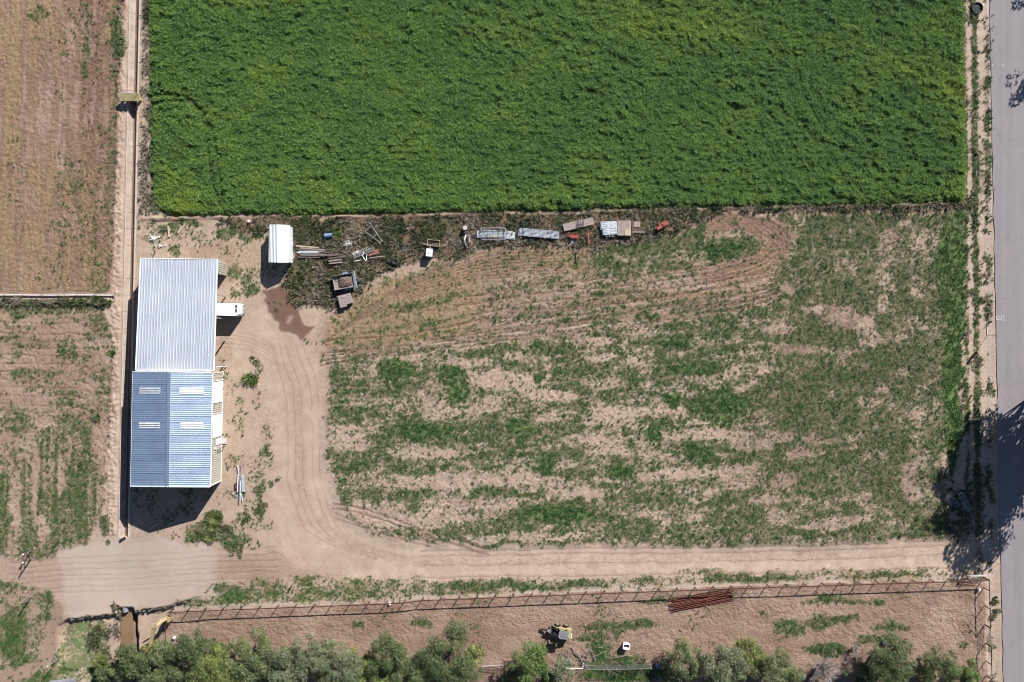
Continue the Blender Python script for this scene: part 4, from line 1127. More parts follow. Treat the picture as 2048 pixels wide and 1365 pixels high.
tag(MB(p).prism([(p.x-.35, p.y-.4), (p.x+.35, p.y-.4), (p.x+.35, p.y+.4), (p.x-.35, p.y+.4)], -.05, .16).build('door_step', M['step'], None, p), 'square pale concrete step outside the workshop side door', 'step')

# ---- small white gabled shed
sz, sr = 2.1, 2.75
q1 = W(538, 449.5, sz); q2 = W(578.5, 450.5, sz); q3 = W(577.5, 525.5, sz); q4 = W(537, 525, sz)
r1 = W(555.5, 449.5, sr); r2 = W(554.5, 525.5, sr)
shed = thing('white_shed', 'small white gabled metal shed standing by the weedy junk strip', 'shed', Vector(((q1.x+q3.x)/2, (q1.y+q3.y)/2, 0)))
ho = shed.location
dn = Vector((0, 0, .06)); d2 = Vector((0, 0, .11))
for side, (u, v, w_, x_) in enumerate(((q1, r1, r2, q4), (q2, r1, r2, q3))):
    rf = MB(ho).add([u-dn, v-dn, w_-dn, x_-dn, u-d2, v-d2, w_-d2, x_-d2], [(0, 3, 2, 1), (4, 5, 6, 7), (0, 1, 5, 4), (1, 2, 6, 5), (2, 3, 7, 6), (3, 0, 4, 7)]).build('roof', M['white_metal'], shed)
    nn_ = 2
    if side == 0: panels(rf, ho, u, v, x_, w_, 2, 3, 0.04, M['white_metal'])
    else: panels(rf, ho, u, v, x_, w_, 3, 2, 0.02, M['white_metal'])
wi = [Vector((q.x*.9+ (q1.x+q3.x)*.05, q.y*.96+(q1.y+q3.y)*.02, 0)) for q in (q1, q2, q3, q4)]
wi[1].x = q2.x-.06; wi[2].x = q3.x-.06
wall_between(shed, ho, wi[1], wi[2], -.05, sz-.1, sz-.1, M['white_metal'], th=.06)
wall_between(shed, ho, wi[0], wi[3], -.05, sz-.1, sz-.1, M['white_metal'], th=.06)
for u, v, r_ in ((wi[0], wi[1], r1), (wi[3], wi[2], r2)):
    m_ = Vector((r_.x, u.y, 0))
    wall_between(shed, ho, u, m_, -.05, sz-.1, sr-.12, M['white_metal'], th=.06)
    wall_between(shed, ho, m_, v, -.05, sr-.12, sz-.1, M['white_metal'], th=.06)
MB(ho).box((r2.x, wi[3].y-.05, .95), (0.9, .05, 1.8)).build('door', M['white_metal'], shed)

# ================================================================ VEHICLES AND TRAILERS
def wheel(parent, c, R, w, ax='Y', rim=None, tread=False):
    mb = MB()
    t_ = mb.torus(c, R-.42*w, w*.46, ax, 18, 8)
    ty = mb.build('wheel', M['black'], parent, smooth=True)
    d = Vector((0, w*.36, 0)) if ax == 'Y' else Vector((w*.36, 0, 0))
    MB().tube(Vector(c)-d, Vector(c)+d, R*.58, 14).build('rim', rim or M['silver'], ty)
    return ty

# cargo trailer nosed into the barn
p = W(454, 619.5, 2.2); 
ct = thing('cargo_trailer', 'white enclosed cargo trailer backed halfway under the barn roof', 'trailer', Vector((p.x, p.y, 0)), math.radians(-1.5))
L0, L1, wd, hz = -2.6, 1.72, 0.88, 2.25
pro = [(L0, -wd), (L1-.55, -wd), (L1-.18, -wd+.10), (L1, -wd+.30), (L1, wd-.05), (L1-.05, wd), (L0, wd)]
body = MB().prism(pro, 0.45, hz-.06).build('body', M['white_metal'], ct)
top = [(x*0.985, y*.97) for x, y in pro]
MB().prism(top, hz-.06, hz).build('roof', M['door_white'], body)
for k in range(4):
    MB().box((-0.6, -.55+.3*k, hz+.004), (3.6, .03, .02)).build('roof_seam', M['door_white'], body)
for s in (-.12, .46):
    MB().box((L1-.42, s, hz+.03), (0.20, .42, .06)).build('roof_vent', M['dark'], body)
MB().box((L1+.08, .1, 1.0), (0.14, 1.2, .1)).bar((L1, .5, .45), (L1+.35, .1, .45), .08, .1).bar((L1, -.4, .45), (L1+.35, .1, .45), .08, .1).build('hitch', M['silver'], ct)
for y_ in (-.8, .8):
    for x_ in (-.9, -.1):
        wheel(ct, (x_, y_, .34), .34, .2)
MB().box((-.5, 0, .42), (4.2, 1.5, .1)).build('chassis', M['dark'], ct)

# utility trailer heaped with scrap
p = W(687, 563.5, 0.9)
ut = thing('utility_trailer', 'wooden sided utility trailer with blue mudguards, heaped with brown scrap', 'trailer', Vector((p.x, p.y, 0)), math.radians(10))
for k in range(6):
    MB().box((0, -.82+.33*k, .62), (2.9, .31, .05)).build('plank', M['wood'], ut)
for s in (-1, 1):
    MB().box((0, s*1.0, .88), (2.95, .05, .5)).build('side_board', M['wood'], ut)
    MB().box((.35, s*1.16, .62), (.85, .26, .05)).box((.35, s*1.28, .54), (.8, .03, .16)).build('mudguard', M['blue'], ut)
    wheel(ut, (.35, s*1.15, .32), .32, .2)
MB().box((-1.45, 0, .74), (.06, 2.0, .22)).build('tail_board', M['wood'], ut)
MB().box((1.66, 0, 1.02), (.36, 2.35, .06), M=Matrix.Rotation(math.radians(-28), 3, 'Y')).build('front_board', M['tin_pale'], ut)
MB().bar((1.4, .5, .5), (2.45, 0, .5), .09, .1).bar((1.4, -.5, .5), (2.45, 0, .5), .09, .1).box((2.5, 0, .52), (.2, .14, .12)).build('tongue', M['grey'], ut)
MB().box((0, 0, .52), (2.8, 1.6, .1)).build('chassis', M['dark'], ut)
# the scrap heap on it
mb = MB(); rr = np.random.default_rng(3)
nx_, ny_ = 15, 11; vs = []
for i in range(nx_):
    for j in range(ny_):
        u = i/(nx_-1)*2-1; v = j/(ny_-1)*2-1
        h = 0.34*max(0, 1-(u*u)**1.4-(v*v)**1.5*.9)+rr.uniform(-.05, .09)*(abs(u) < .95)*(abs(v) < .95)
        vs.append((.15+u*.95, v*.78, .66+max(0, h)))
fs = [(i*ny_+j, (i+1)*ny_+j, (i+1)*ny_+j+1, i*ny_+j+1) for i in range(nx_-1) for j in range(ny_-1)]
mb.add(vs, fs)
for k in range(22):
    c0 = Vector((rr.uniform(-.6, .9), rr.uniform(-.6, .6), .9)); a_ = rr.uniform(0, 6.28)
    mb.bar(c0, c0+Vector((math.cos(a_)*.5, math.sin(a_)*.5, rr.uniform(-.1, .12))), .05, .03)
sc_ = mb.build('scrap_heap', M['mulch'], None, ut.location); sc_.rotation_euler = ut.rotation_euler
tag(sc_, 'brown heap of scrap sticks lying in the wooden utility trailer', 'scrap')

# flat deck cart
p = W(691, 601, 0.75)
cart = thing('flat_cart', 'small square cart with weathered plank deck, one plank corner broken away', 'cart', Vector((p.x, p.y, 0)), math.radians(14))
for k in range(6):
    ln_ = 1.95 if k < 4 else (1.95 if k == 4 else 1.0)
    MB().box(((-(1.95-ln_)/2 if k == 5 else 0), .72-.29*k, .72+.004*(k % 2)), (ln_, .275, .05)).build('plank', M['wood'], cart)
MB().box((-.15, .62, .80), (.34, .16, .04)).box((-.35, .52, .82), (.14, .05, .10)).build('hatch', M['tin_pale'], cart)
MB().box((0, .1, .6), (1.6, 1.3, .12)).build('chassis', M['dark'], cart)
for x_ in (-.6, .6):
    for y_ in (-.55, .6):
        wheel(cart, (x_, y_, .3), .3, .18)

# skid steer loader with auger
p = W(1122, 1266, 1.2)
sk = thing('skid_steer', 'yellow and dark grey skid steer loader with black auger, standing in the paddock', 'loader', Vector((p.x, p.y, 0)), math.radians(180-6))
# local +x is the loader front (auger side)
bd_ = MB().prism([(-1.25, -.55), (.25, -.55), (.25, .55), (-1.25, .55)], .35, 1.05).build('body', M['yellow_dull'], sk)
MB().prism([(.25, -.53), (1.1, -.53), (1.1, .53), (.25, .53)], .35, .8).build('footwell', M['black'], bd_)
eng = MB().prism([(-1.45, -.62), (-.75, -.62), (-.75, .62), (-1.45, .62)], .6, 1.42).build('engine_cover', M['yellow_dull'], sk)
MB().box((-1.47, 0, 1.0), (.06, .9, .5)).build('grille', M['dark'], eng)
MB().box((-1.52, .25, 1.3), (.10, .7, .16)).build('rear_bumper', M['pvc'], sk)
cab = MB()
for x_, y_ in ((-.8, -.5), (-.8, .5), (.75, -.5), (.75, .5)): cab.tube((x_, y_, 1.0), (x_*.92, y_, 2.0), .045)
cab.build('cab_frame', M['dark'], sk)
MB().prism([(-.98, -.58), (.18, -.58), (.38, -.36), (.38, .36), (.18, .58), (-.98, .58)], 2.0, 2.08).build('cab_roof', M['grey'], sk)
MB().box((-.3, 0, 2.10), (.5, .6, .03)).build('roof_hatch', M['grey'], sk)
MB().box((-.2, 0, 1.15), (.5, .5, .12)).box((-.42, 0, 1.45), (.12, .5, .5)).build('seat', M['black'], sk)
for s in (-1, 1):
    MB().path([(-1.2, s*.68, 1.35), (-.3, s*.68, 1.52), (.7, s*.68, 1.25), (1.25, s*.68, .6)], .09, 6).build('lift_arm', M['dark'] if s > 0 else M['yellow_dull'], sk)
    for x_ in (-.72, .52):
        w_ = wheel(sk, (x_, s*.80, .42), .42, .30, 'Y', M['yellow_dull'])
MB().box((1.35, 0, .6), (.14, 1.35, .6)).build('quick_plate', M['dark'], sk)
MB().box((1.55, .1, .75), (.3, .5, .3)).tube((1.7, .1, .8), (1.95, .1, .8), .17, 10).build('auger_head', M['grey'], sk)
ag = MB().tube((1.9, .1, .55), (2.85, .1, .30), .05, 8)
for k in range(12):
    t_ = k/11; c0 = Vector((1.95+.9*t_, .1, .54-.24*t_))
    ag.torus(c0, .11, .045, 'X', 12, 5, 0.5)
ag.build('auger', M['black'], sk)

# excavator under the trees
p = W(292, 1322, 0)
ex_ = thing('yellow_excavator', 'yellow excavator half hidden under trees with its boom reaching out', 'excavator', Vector((p.x, p.y, 0)))
eo = ex_.location
for s in (-1, 1):
    MB().prism([(-1.5, s*1.0-.25), (1.5, s*1.0-.25), (1.5, s*1.0+.25), (-1.5, s*1.0+.25)], .05, .75).build('track', M['dark'], ex_)
MB().prism([(-1.3, -1.1), (1.1, -1.1), (1.1, 1.1), (-1.3, 1.1)], .85, 1.7).build('body', M['yellow'], ex_)
cb = MB().prism([(-1.2, .1), (-.2, .1), (-.2, 1.1), (-1.2, 1.1)], 1.7, 2.5).build('cab', M['dark'], ex_)
MB().prism([(-1.25, .05), (-.15, .05), (-.15, 1.15), (-1.25, 1.15)], 2.5, 2.58).build('cab_roof', M['yellow'], cb)
e1 = W(301, 1290, 2.6)-eo; e2 = W(309, 1252, 3.1)-eo; e3 = W(331, 1238, 1.6)-eo; e4 = W(334, 1240, .5)-eo
MB().bar((.1, .9, 1.5), e1, .46, .46).bar(e1, e2, .42, .46).build('boom', M['yellow'], ex_)
MB().bar(e2, e3, .42, .40).box(e2, (.55, .55, .50)).build('arm', M['yellow'], ex_)
MB().tube(e1+Vector((.28, .2, .2)), e2+Vector((.22, -.1, .25)), .06).tube(e2+Vector((.1, .3, .3)), e3+Vector((-.2, .2, .3)), .055).build('hydraulic_ram', M['silver'], ex_)
bk = MB().prism([(e4.x-.35, e4.y-.3), (e4.x+.35, e4.y-.3), (e4.x+.42, e4.y+.3), (e4.x-.42, e4.y+.3)], .05, .75)
bk.box(e3-Vector((0, 0, .15)), (.4, .4, .5)).build('bucket', M['yellow'], ex_)
for k in range(4): MB().box((e4.x-.3+.2*k, e4.y+.35, .12), (.08, .2, .06)).build('tooth', M['dark'], ex_)
# front blade seen beside the boom
b1 = W(288, 1283, .5)-eo
MB().box(b1+Vector((.3, .1, 0)), (.9, .16, .6), rz=.55).build('blade', M['dark'], ex_)

# ================================================================ WATER GATE ON THE CANAL
p = W(266, 199.5, 0)
wg = thing('canal_gate_hood', 'faded yellow metal hood spanning the canal beside the crop', 'gate', Vector((p.x, p.y, 0)))
hw, hd = 1.36, .50
hood = MB().add([(-hw, -hd, 1.0), (hw, -hd, 1.0), (hw, hd, 1.25), (-hw, hd, 1.25), (-hw, -hd, .82), (hw, -hd, .82), (hw, hd, .82), (-hw, hd, .82)], [(0, 1, 2, 3), (4, 7, 6, 5), (0, 4, 5, 1), (1, 5, 6, 2), (2, 6, 7, 3), (3, 7, 4, 0)]).build('hood', M['yellow_dull'], wg)
MB().bar((.35, -.5, 1.02), (hw, hd, 1.27), .03, .03).build('seam', M['rust_dark'], hood)
MB().box((0, hd+.02, 1.27), (2*hw, .06, .05)).build('lip', M['trim'], hood)
for s in (-1, 1):
    MB().box((s*1.2, 0, .42), (.14, .5, .85)).build('leg', M['yellow_dull'], wg)
MB().box((0, 0, .2), (1.5, .06, 1.5)).build('gate_plate', M['rust_dark'], wg)
for s in (-1, 1):
    MB().bar((-hw-.05, hd+.45, .85), (-hw-.05+.02, hd+.1, .85), .03, .03).build('rail_end', M['rust_dark'], wg) if s < 0 else None
MB().bar((-hw-.1, hd+.45, .95), (hw+.1, hd+.45, .95), .04, .04).tube((-hw-.1, hd+.45, 0), (-hw-.1, hd+.45, .95), .025).tube((hw+.1, hd+.45, 0), (hw+.1, hd+.45, .95), .025).build('handrail', M['rust_dark'], wg)
# culvert pipe at the end of the canal
p = W(246, 1079)
tag(MB(p).tube(p+Vector((-.25, -.1, .12)), p+Vector((.35, .25, .12)), .16, 10).tube(p+Vector((-.32, -.14, .12)), p+Vector((-.22, -.09, .12)), .21, 10).build('pipe_stub', M['dark'], None, p), 'short black pipe stub at the lower end of the canal', 'pipe')
p = W(252, 1220, -.6)
cp = MB(p).tube(p+Vector((-.1, .9, .1)), p+Vector((0, -.25, .05)), .42, 14)
tag(cp.build('culvert_pipe', M['silver'], None, p), 'corrugated culvert pipe mouth under the earth crossing', 'culvert')
# rubble on the crossing's edge
rs_ = np.random.default_rng(9)
mb = MB(W(300, 1222))
for k in range(90):
    px = rs_.uniform(140, 400); e_ = np.interp(px, [134, 240, 330, 430], [1237, 1227, 1215, 1179])
    if 240 < px < 264: continue
    q = W(px, e_+rs_.uniform(-2, 5)); s = rs_.uniform(.10, .32)
    mb.box((q.x, q.y, -.30+rs_.uniform(-.15, .2)), (s, s*rs_.uniform(.5, 1), s*.6), rz=rs_.uniform(0, 3))
rb = mb.build('edge_rubble', paint('grey_rubble', (0.30, 0.26, 0.23), (0.13, 0.11, 0.10), 4.0, 0.9), None, W(300, 1222)); tag(rb, 'broken grey rubble along the lower edge of the crossing', 'rubble', kind='stuff')

# ================================================================ FENCES
FH = 1.42
def post_mesh(h, r, name='post'):
    return MB().tube((0, 0, -.2), (0, 0, h), r, 6).mesh(name)
pf_post = post_mesh(FH, .066)
# long pipe fence along the top of the paddock
bx = [339, 403.5, 476, 512.4, 802, 838.7, 1274.6, 1312, 1643, 1895, 1972]
by = [1223, 1216.5, 1213, 1211.8, 1201, 1195.5, 1178.7, 1177.2, 1166, 1157.8, 1155]
pf = thing('pipe_fence', 'long rusty pipe fence dividing the grassy strip from the red paddock', 'fence', G(1150, 1184))
fo = pf.location
pfx = list(np.linspace(341, 1968, 46))
tops = []
for px in pfx:
    v = W(px, np.interp(px, bx, by)); v.z = gz(v.x, v.y)
    o = mesh_obj('post', pf_post, M['rust_dark'], pf, v-fo); tops.append(v+Vector((0, 0, FH)))
for k in range(0, len(tops)-1, 3):
    seg = tops[k:k+4]
    MB(fo).path(seg, .062, 6).build('top_rail', M['rust_dark'], pf)
for hh in (.45, .95):
    mb = MB(fo)
    mb.path([q-Vector((0, 0, FH-hh)) for q in tops], .012, 4)
    mb.build('wire', M['rust_dark'], pf)
# end brace at the western end
q = tops[0]
MB(fo).path([q, W(331, 1229, .05)], .04).build('brace', M['rust_dark'], pf)
# fence turning down along the road
pe = thing('pipe_fence', 'rusty pipe fence running down the roadside end of the paddock', 'fence', G(1971, 1210))
po = pe.location
tp = []
for py in (1157, 1176, 1212, 1249.5):
    v = W(1967.5+0.03*(py-1176), py); v.z = gz(v.x, v.y)
    mesh_obj('post', pf_post, M['rust_dark'], pe, v-po); tp.append(v+Vector((0, 0, FH)))
MB(po).path(tp, .06).build('top_rail', M['rust_dark'], pe)
MB(po).path([q-Vector((0, 0, .7)) for q in tp], .012, 4).build('wire', M['rust_dark'], pe)
for py in (1287, 1322, 1352):
    v = W(1971+0.02*(py-1287), py); v.z = gz(v.x, v.y)
    mesh_obj('post', pf_post, M['rust_dark'], pe, v-po)
    tp.append(v+Vector((0, 0, FH)))
MB(po).path(tp[4:], .06).build('top_rail', M['rust_dark'], pe)
# gate in it
g0 = W(1970, 1251); g1 = W(1971.2, 1286)
gt_ = thing('pipe_gate', 'dark five bar pipe gate in the roadside paddock fence', 'gate', (g0+g1)/2)
for k in range(5):
    z = .22+.27*k
    MB(gt_.location).tube((g0.x, g0.y, z), (g1.x, g1.y, z), .03).build('bar', M['rust_dark'], gt_)
for q in (g0, g1):
    MB(gt_.location).tube((q.x, q.y, .1), (q.x, q.y, 1.38), .04).build('stile', M['rust_dark'], gt_)
# short fence by the excavator
sf = thing('pipe_corner_fence', 'short pipe fence corner beside the excavator bucket', 'fence', G(338, 1262))
v0 = W(338, 1226); v1 = W(339, 1246); v2 = W(340, 1283)
for v in (v1, v2): mesh_obj('post', pf_post, M['rust_dark'], sf, Vector((v.x, v.y, gz(v.x, v.y)))-sf.location)
MB(sf.location).path([v0+Vector((0, 0, FH)), v1+Vector((0, 0, FH)), v2+Vector((0, 0, FH))], .045).build('top_rail', M['rust_dark'], sf)

# chain-link fence at the foot of the paddock
t = NT('chain_link'); tc = t.objco()
def wv(rot):
    mp = t.new('ShaderNodeMapping'); mp.inputs['Rotation'].default_value = (0, rot, 0); t.l.new(tc, mp.inputs[0])
    w_ = t.new('ShaderNodeTexWave'); w_.inputs['Scale'].default_value = 3.2; t.l.new(mp.outputs[0], w_.inputs['Vector'])
    return t.rng(w_.outputs[1], .955, .985)
al = t.math('MAXIMUM', wv(.785), wv(-.785))
t.base((.45, .46, .47), .4, .6); t.l.new(al, t.b.inputs['Alpha'])
cf = thing('chain_link_fence', 'grey chain link fence crossing the green patch below the white tub', 'fence', G(1235, 1333))
co = cf.location
cps = [W(1172, 1330.5), W(1213, 1330), W(1255, 1329), W(1300, 1328)]
for v in cps: MB(co).tube((v.x, v.y, -.1), (v.x, v.y, 1.75), .035).build('post', M['steel_post'], cf)
MB(co).path([v+Vector((0, 0, 1.75)) for v in cps], .025).build('top_rail', M['silver'], cf)
for a_, b_ in zip(cps[:-1], cps[1:]):
    MB(co).add([a_, b_, b_+Vector((0, 0, 1.73)), a_+Vector((0, 0, 1.73))], [(0, 1, 2, 3)]).build('mesh_panel', t.m, cf)
# white pipe frame
wf = thing('white_railing', 'low white pipe rail with an upright end between the small trees', 'rail', G(1130, 1342))
MB(wf.location).tube(W(1093, 1336.5, .9), W(1166, 1337.5, .9), .05).build('rail', M['pvc'], wf)
for px in (1093, 1130, 1166):
    v = W(px, 1337, .9); MB(wf.location).tube((v.x, v.y, -.05), v+Vector((0, 0, .05)), .04).build('post', M['pvc'], wf)
MB(wf.location).tube(W(1166, 1337.5, .9), W(1166, 1327, .9), .04).build('return_rail', M['pvc'], wf)

# leaning silver gate panels between trees
def gate_panel(label, p0, p1, z0, z1, nb, mat, grp=None, name='gate_panel', loc=None, diag=False):
    """tube gate between two long edges: p0a-p0b low edge, p1a-p1b high edge"""
    r_ = thing(name, label, 'gate', loc or Vector((p0[0].x, p0[0].y, z0)), 0, grp)
    o_ = r_.location
    for k in range(nb):
        s = k/(nb-1)
        a_ = p0[0].lerp(p1[0], s); b_ = p0[1].lerp(p1[1], s)
        MB(o_).tube(a_, b_, .028, 5).build('bar', mat, r_)
    for e in (0, .5, 1):
        MB(o_).tube(p0[0].lerp(p0[1], e), p1[0].lerp(p1[1], e), .03, 5).build('stile', mat, r_)
    if diag: MB(o_).tube(p0[0], p1[0].lerp(p1[1], .5), .022, 5).tube(p1[0].lerp(p1[1], .5), p0[1], .022, 5).build('brace', mat, r_)
    return r_
gate_panel('silver tube gate leaning beside the big round tree', (W(962, 1333, .05), W(1004, 1330, .05)), (W(966, 1334, 1.35), W(1008, 1331, 1.35)), 0, 0, 6, M['silver'])
gate_panel('longer silver tube gate lying in the roadside tree shade', (W(1889, 1001, .10), W(1927, 1026, .10)), (W(1897, 991, .22), W(1932, 1012, .22)), 0, 0, 6, M['silver'], 'gates lying by the road', diag=True)
gate_panel('upper silver tube gate lying crosswise in the roadside tree shade', (W(1916, 989, .30), W(1936, 1024, .30)), (W(1926, 985, .34), W(1945, 1018, .34)), 0, 0, 6, M['silver'], 'gates lying by the road')
# gate at the drive mouth in the tree shadow
gate_panel('long pale pole gate closing the drive edge below the roadside shade', (W(1925, 1076, .3), W(1976, 1080, .3)), (W(1925, 1076, .9), W(1976, 1080, .9)), 0, 0, 3, M['steel_post'])
gate_panel('grey sheeted gate at the corner where the paddock fence meets the road', (W(1935, 1152, .35), W(1974, 1150, .35)), (W(1938, 1154, 1.35), W(1977, 1152, 1.35)), 0, 0, 6, M['steel_post'])

# ================================================================ STACKED PIPES
rs_ = np.random.default_rng(21)
pa, pb = W(1340, 1212), W(1466, 1188)
pd = (pb-pa).normalized(); pn = Vector((-pd.y, pd.x, 0))
k = 0
for lay, cnt in ((0, 13), (1, 8), (2, 3)):
    for i in range(cnt):
        off = (i-(cnt-1)/2)*(.15 if lay == 0 else .19)+rs_.uniform(-.05, .05)
        sh = rs_.uniform(-.45, .45); ln_ = rs_.uniform(8.3, 9.0)
        c0 = (pa+pb)/2+pn*off+pd*sh; sk_ = -off*.016+rs_.uniform(-.015, .015)
        a_ = c0-pd*ln_/2-pn*sk_*5; b_ = c0+pd*ln_/2+pn*sk_*5
        z = .07+lay*.115
        gz0 = max(gz(a_.x, a_.y), gz(b_.x, b_.y))
        a_.z = b_.z = z+gz0
        mb = MB(a_).tube(a_, b_, .058, 8)
        lay_n = ('on the ground layer', 'on the middle layer', 'on the top layer')[lay]
        o = mb.build('steel_pipe', M['rust'] if rs_.random() > .3 else M['rust_dark'], None, a_)
        tag(o, 'rust red steel pipe %s of the pile by the paddock fence' % lay_n, 'pipe', 'rusty pipes piled in the paddock, %s' % lay_n)

# ================================================================ JUNK STRIP
def slab(name, label, cat, px, py, z, size, deg, mat, group=None, tilt=0.0):
    v = W(px, py, z)
    o = MB().box((0, 0, size[2]/2), size).build(name, mat, None, v)
    o.rotation_euler = (math.radians(tilt), 0, math.radians(deg))
    return tag(o, label, cat, group)
def stick(name, label, cat, p0, p1, r, mat, z0=.12, z1=None, group=None, square=False):
    a_ = W(p0[0], p0[1], z0); b_ = W(p1[0], p1[1], z1 if z1 is not None else z0)
    a_.z += gz(a_.x, a_.y); b_.z += gz(b_.x, b_.y)
    mb = MB(a_)
    (mb.bar(a_, b_, r*2, r*1.4) if square else mb.tube(a_, b_, r, 7))
    return tag(mb.build(name, mat, None, a_), label, cat, group)
# timber near the barn
stick('timber_post', 'pale timber lying upright in the picture above the barn roof', 'timber', (336.5, 452), (338.5, 475), .12, M['wood_pale'], .1, square=True)
stick('timber_post', 'dark timber lying crosswise beside the pale timber above the barn', 'timber', (321, 460), (334, 458), .10, M['wood_dark'], .08, square=True)
stick('timber_post', 'pale timber lying slanted on the grass above the barn', 'timber', (356, 467), (368.5, 451), .10, M['wood_pale'], .1, square=True)
stick('timber_post', 'dark timber plank on the dirt beside the workshop corner', 'timber', (451.5, 925), (455.5, 942), .06, M['wood_dark'], .05, square=True)
stick('timber_post', 'grey timber lying in the workshop shadow', 'timber', (299, 1058), (318, 1047), .14, M['wood_pale'], .1, square=True)
def rubble(name, label, px, py, rx, ry, n, s0, s1, mat, seed):
    r_ = np.random.default_rng(seed); q = G(px, py); mb = MB(q)
    for k in range(n):
        a_ = r_.uniform(0, 6.28); u = r_.random()**.8*(1+.45*math.sin(2*a_+seed)+.3*math.sin(5*a_+2*seed))
        v = W(px+rx*u*math.cos(a_), py+ry*u*math.sin(a_)); s = s0+(s1-s0)*r_.random()**2.2
        R = Matrix.Rotation(r_.uniform(0, 3), 3, 'Z') @ Matrix.Rotation(r_.uniform(-.5, .5), 3, 'X')
        mb.box((v.x, v.y, gz(v.x, v.y)+s*.3+.12*(1-u)), (s, s*r_.uniform(.5, 1), s*.6), M=R)
    return tag(mb.build(name, mat, None, q), label, 'rubble', kind='stuff')
rubble('white_rubble', 'heap of white rubble on the dirt between canal and barn', 307, 477, 10, 10, 70, .08, .34, M['stone'], 1)
rubble('white_rubble', 'scattered white rubble chips nearer the barn roof', 320, 492, 9, 6, 40, .06, .26, M['stone'], 2)
rubble('stone_heap', 'heap of pale stones among the weeds right of the board stack', 696, 487, 9, 10, 75, .10, .30, M['stone'], 3)
rubble('stone_heap', 'few pale stones beside the ladders', 714, 506, 8, 5, 22, .1, .3, M['stone'], 4)
rubble('stone_heap', 'handful of pale stones below the small red implement', 1146, 484, 7, 5, 24, .1, .34, M['step'], 5)
# boards and pipes
rs_ = np.random.default_rng(31)
for k, (x0, y0, x1, y1, m_, z) in enumerate([(592, 492, 638, 496, 'wood_pale', .35), (600, 496, 650, 500, 'wood', .3), (596, 499, 652, 502, 'wood_dark', .3), (594, 505, 636, 505, 'pvc', .42), (597, 507, 640, 507, 'tin', .4), (598, 503, 644, 503.5, 'silver', .36), (600, 510, 656, 511, 'wood', .3), (594, 512, 650, 514, 'rust_dark', .25), (610, 501, 662, 506, 'wood_dark', .34), (625, 508, 672, 511, 'wood', .28), (634, 512, 676, 508, 'wood_dark', .3), (596, 515, 640, 515, 'wood_dark', .2)]):
    desc = {'wood_pale': 'pale straw coloured', 'wood': 'grey weathered', 'wood_dark': 'dark weathered', 'pvc': 'bright white', 'tin': 'streaky tin', 'silver': 'silvery steel', 'rust_dark': 'dark rusty'}[m_]
    kind = 'pipe' if m_ in ('pvc', 'silver', 'rust_dark', 'tin') else 'board'
    pl = {0: 'topmost', 1: 'second from top', 2: 'third from top', 11: 'bottom'}.get(k, '')
    lab = {0: 'pale straw coloured board along the top of the board stack', 1: 'grey weathered board just under the top of the board stack', 2: 'dark board in the upper part of the board stack', 3: 'bright white pipe lying across the board stack', 4: 'streaky tin pipe just below the bright white pipe', 5: 'silvery steel pipe just above the bright white pipe', 6: 'grey weathered board in the lower middle of the stack', 7: 'dark rusty pipe near the bottom of the board stack', 8: 'dark board slanting down to the right across the stack', 9: 'grey board at the right end of the stack', 10: 'dark board slanting up at the right end of the stack', 11: 'dark board along the bottom of the board stack'}[k]
    stick(kind, lab, kind, (x0, y0), (x1, y1), .09 if kind == 'board' else .08, M[m_], z, group='boards and pipes stacked right of the white shed', square=(kind == 'board'))
pl = thing('timber_pallet', 'dark pallet tipped at the end of the board stack', 'pallet', W(673, 518))
for k in range(4):
    a_ = W(655+1.0*k, 512+5.2*k, .5); b_ = W(684, 509+5.2*k, .5); MB(pl.location).bar(a_, b_, .18, .05).build('slat', M['wood_dark'] if k < 2 else M['wood'], pl)
for px in (662, 680):
    MB(pl.location).bar(W(px, 511, .42), W(px, 527, .42), .1, .1).build('runner', M['wood_dark'], pl)
# ladders
def ladder(label, a, b, wpx, n, z, mat):
    a_ = W(*a, z); b_ = W(*b, z); d = (b_-a_); nn_ = Vector((-d.y, d.x, 0)).normalized()*wpx/PPM/2
    r_ = thing('ladder', label, 'ladder', Vector((a_.x, a_.y, gz(a_.x, a_.y))), group='ladders on the junk strip')
    for s in (-1, 1): MB(r_.location).bar(a_+nn_*s, b_+nn_*s, .06, .08).build('stile', mat, r_)
    for k in range(n):
        q = a_.lerp(b_, (k+.5)/n); MB(r_.location).tube(q-nn_, q+nn_, .028, 5).build('rung', mat, r_)
ladder('pale ladder lying across the junk with square gaps between rungs', (706, 515), (749, 497.5), 5.2, 12, .55, M['silver'])
ladder('shorter ladder half hidden just above the pale one', (715, 508), (738, 495.5), 4.6, 7, .45, M['steel_post'])
slab('rust_plate', 'rust red bent plate beside the ladder end', 'plate', 746.5, 506, .3, (1.5, .55, .05), 22, M['red_faded'], tilt=10)
slab('rust_plate', 'darker rust brown plate behind the red one', 'plate', 755, 501, .22, (1.0, .5, .05), 26, M['rust'], tilt=-8)
for k, (a_, b_, m_) in enumerate([((709, 523), (722, 520.5), 'pvc'), ((724, 510), (731, 522), 'pvc'), ((734, 508.5), (732.5, 520), 'pvc'), ((728, 505), (725, 512), 'pvc'), ((738, 517), (770, 513), 'wood'), ((742, 511), (760, 508), 'wood_dark')]):
    stick('pipe' if m_ == 'pvc' else 'board', ['thin white pipe below the ladder foot', 'longest white pipe crossing the ladder downwards', 'upright white pipe right of the longest one', 'short white pipe between ladder and plates', 'grey board stretching right below the rust plates', 'dark board under the rust plates'][k], 'pipe' if m_ == 'pvc' else 'board', a_, b_, .055 if m_ == 'pvc' else .08, M[m_], .5)
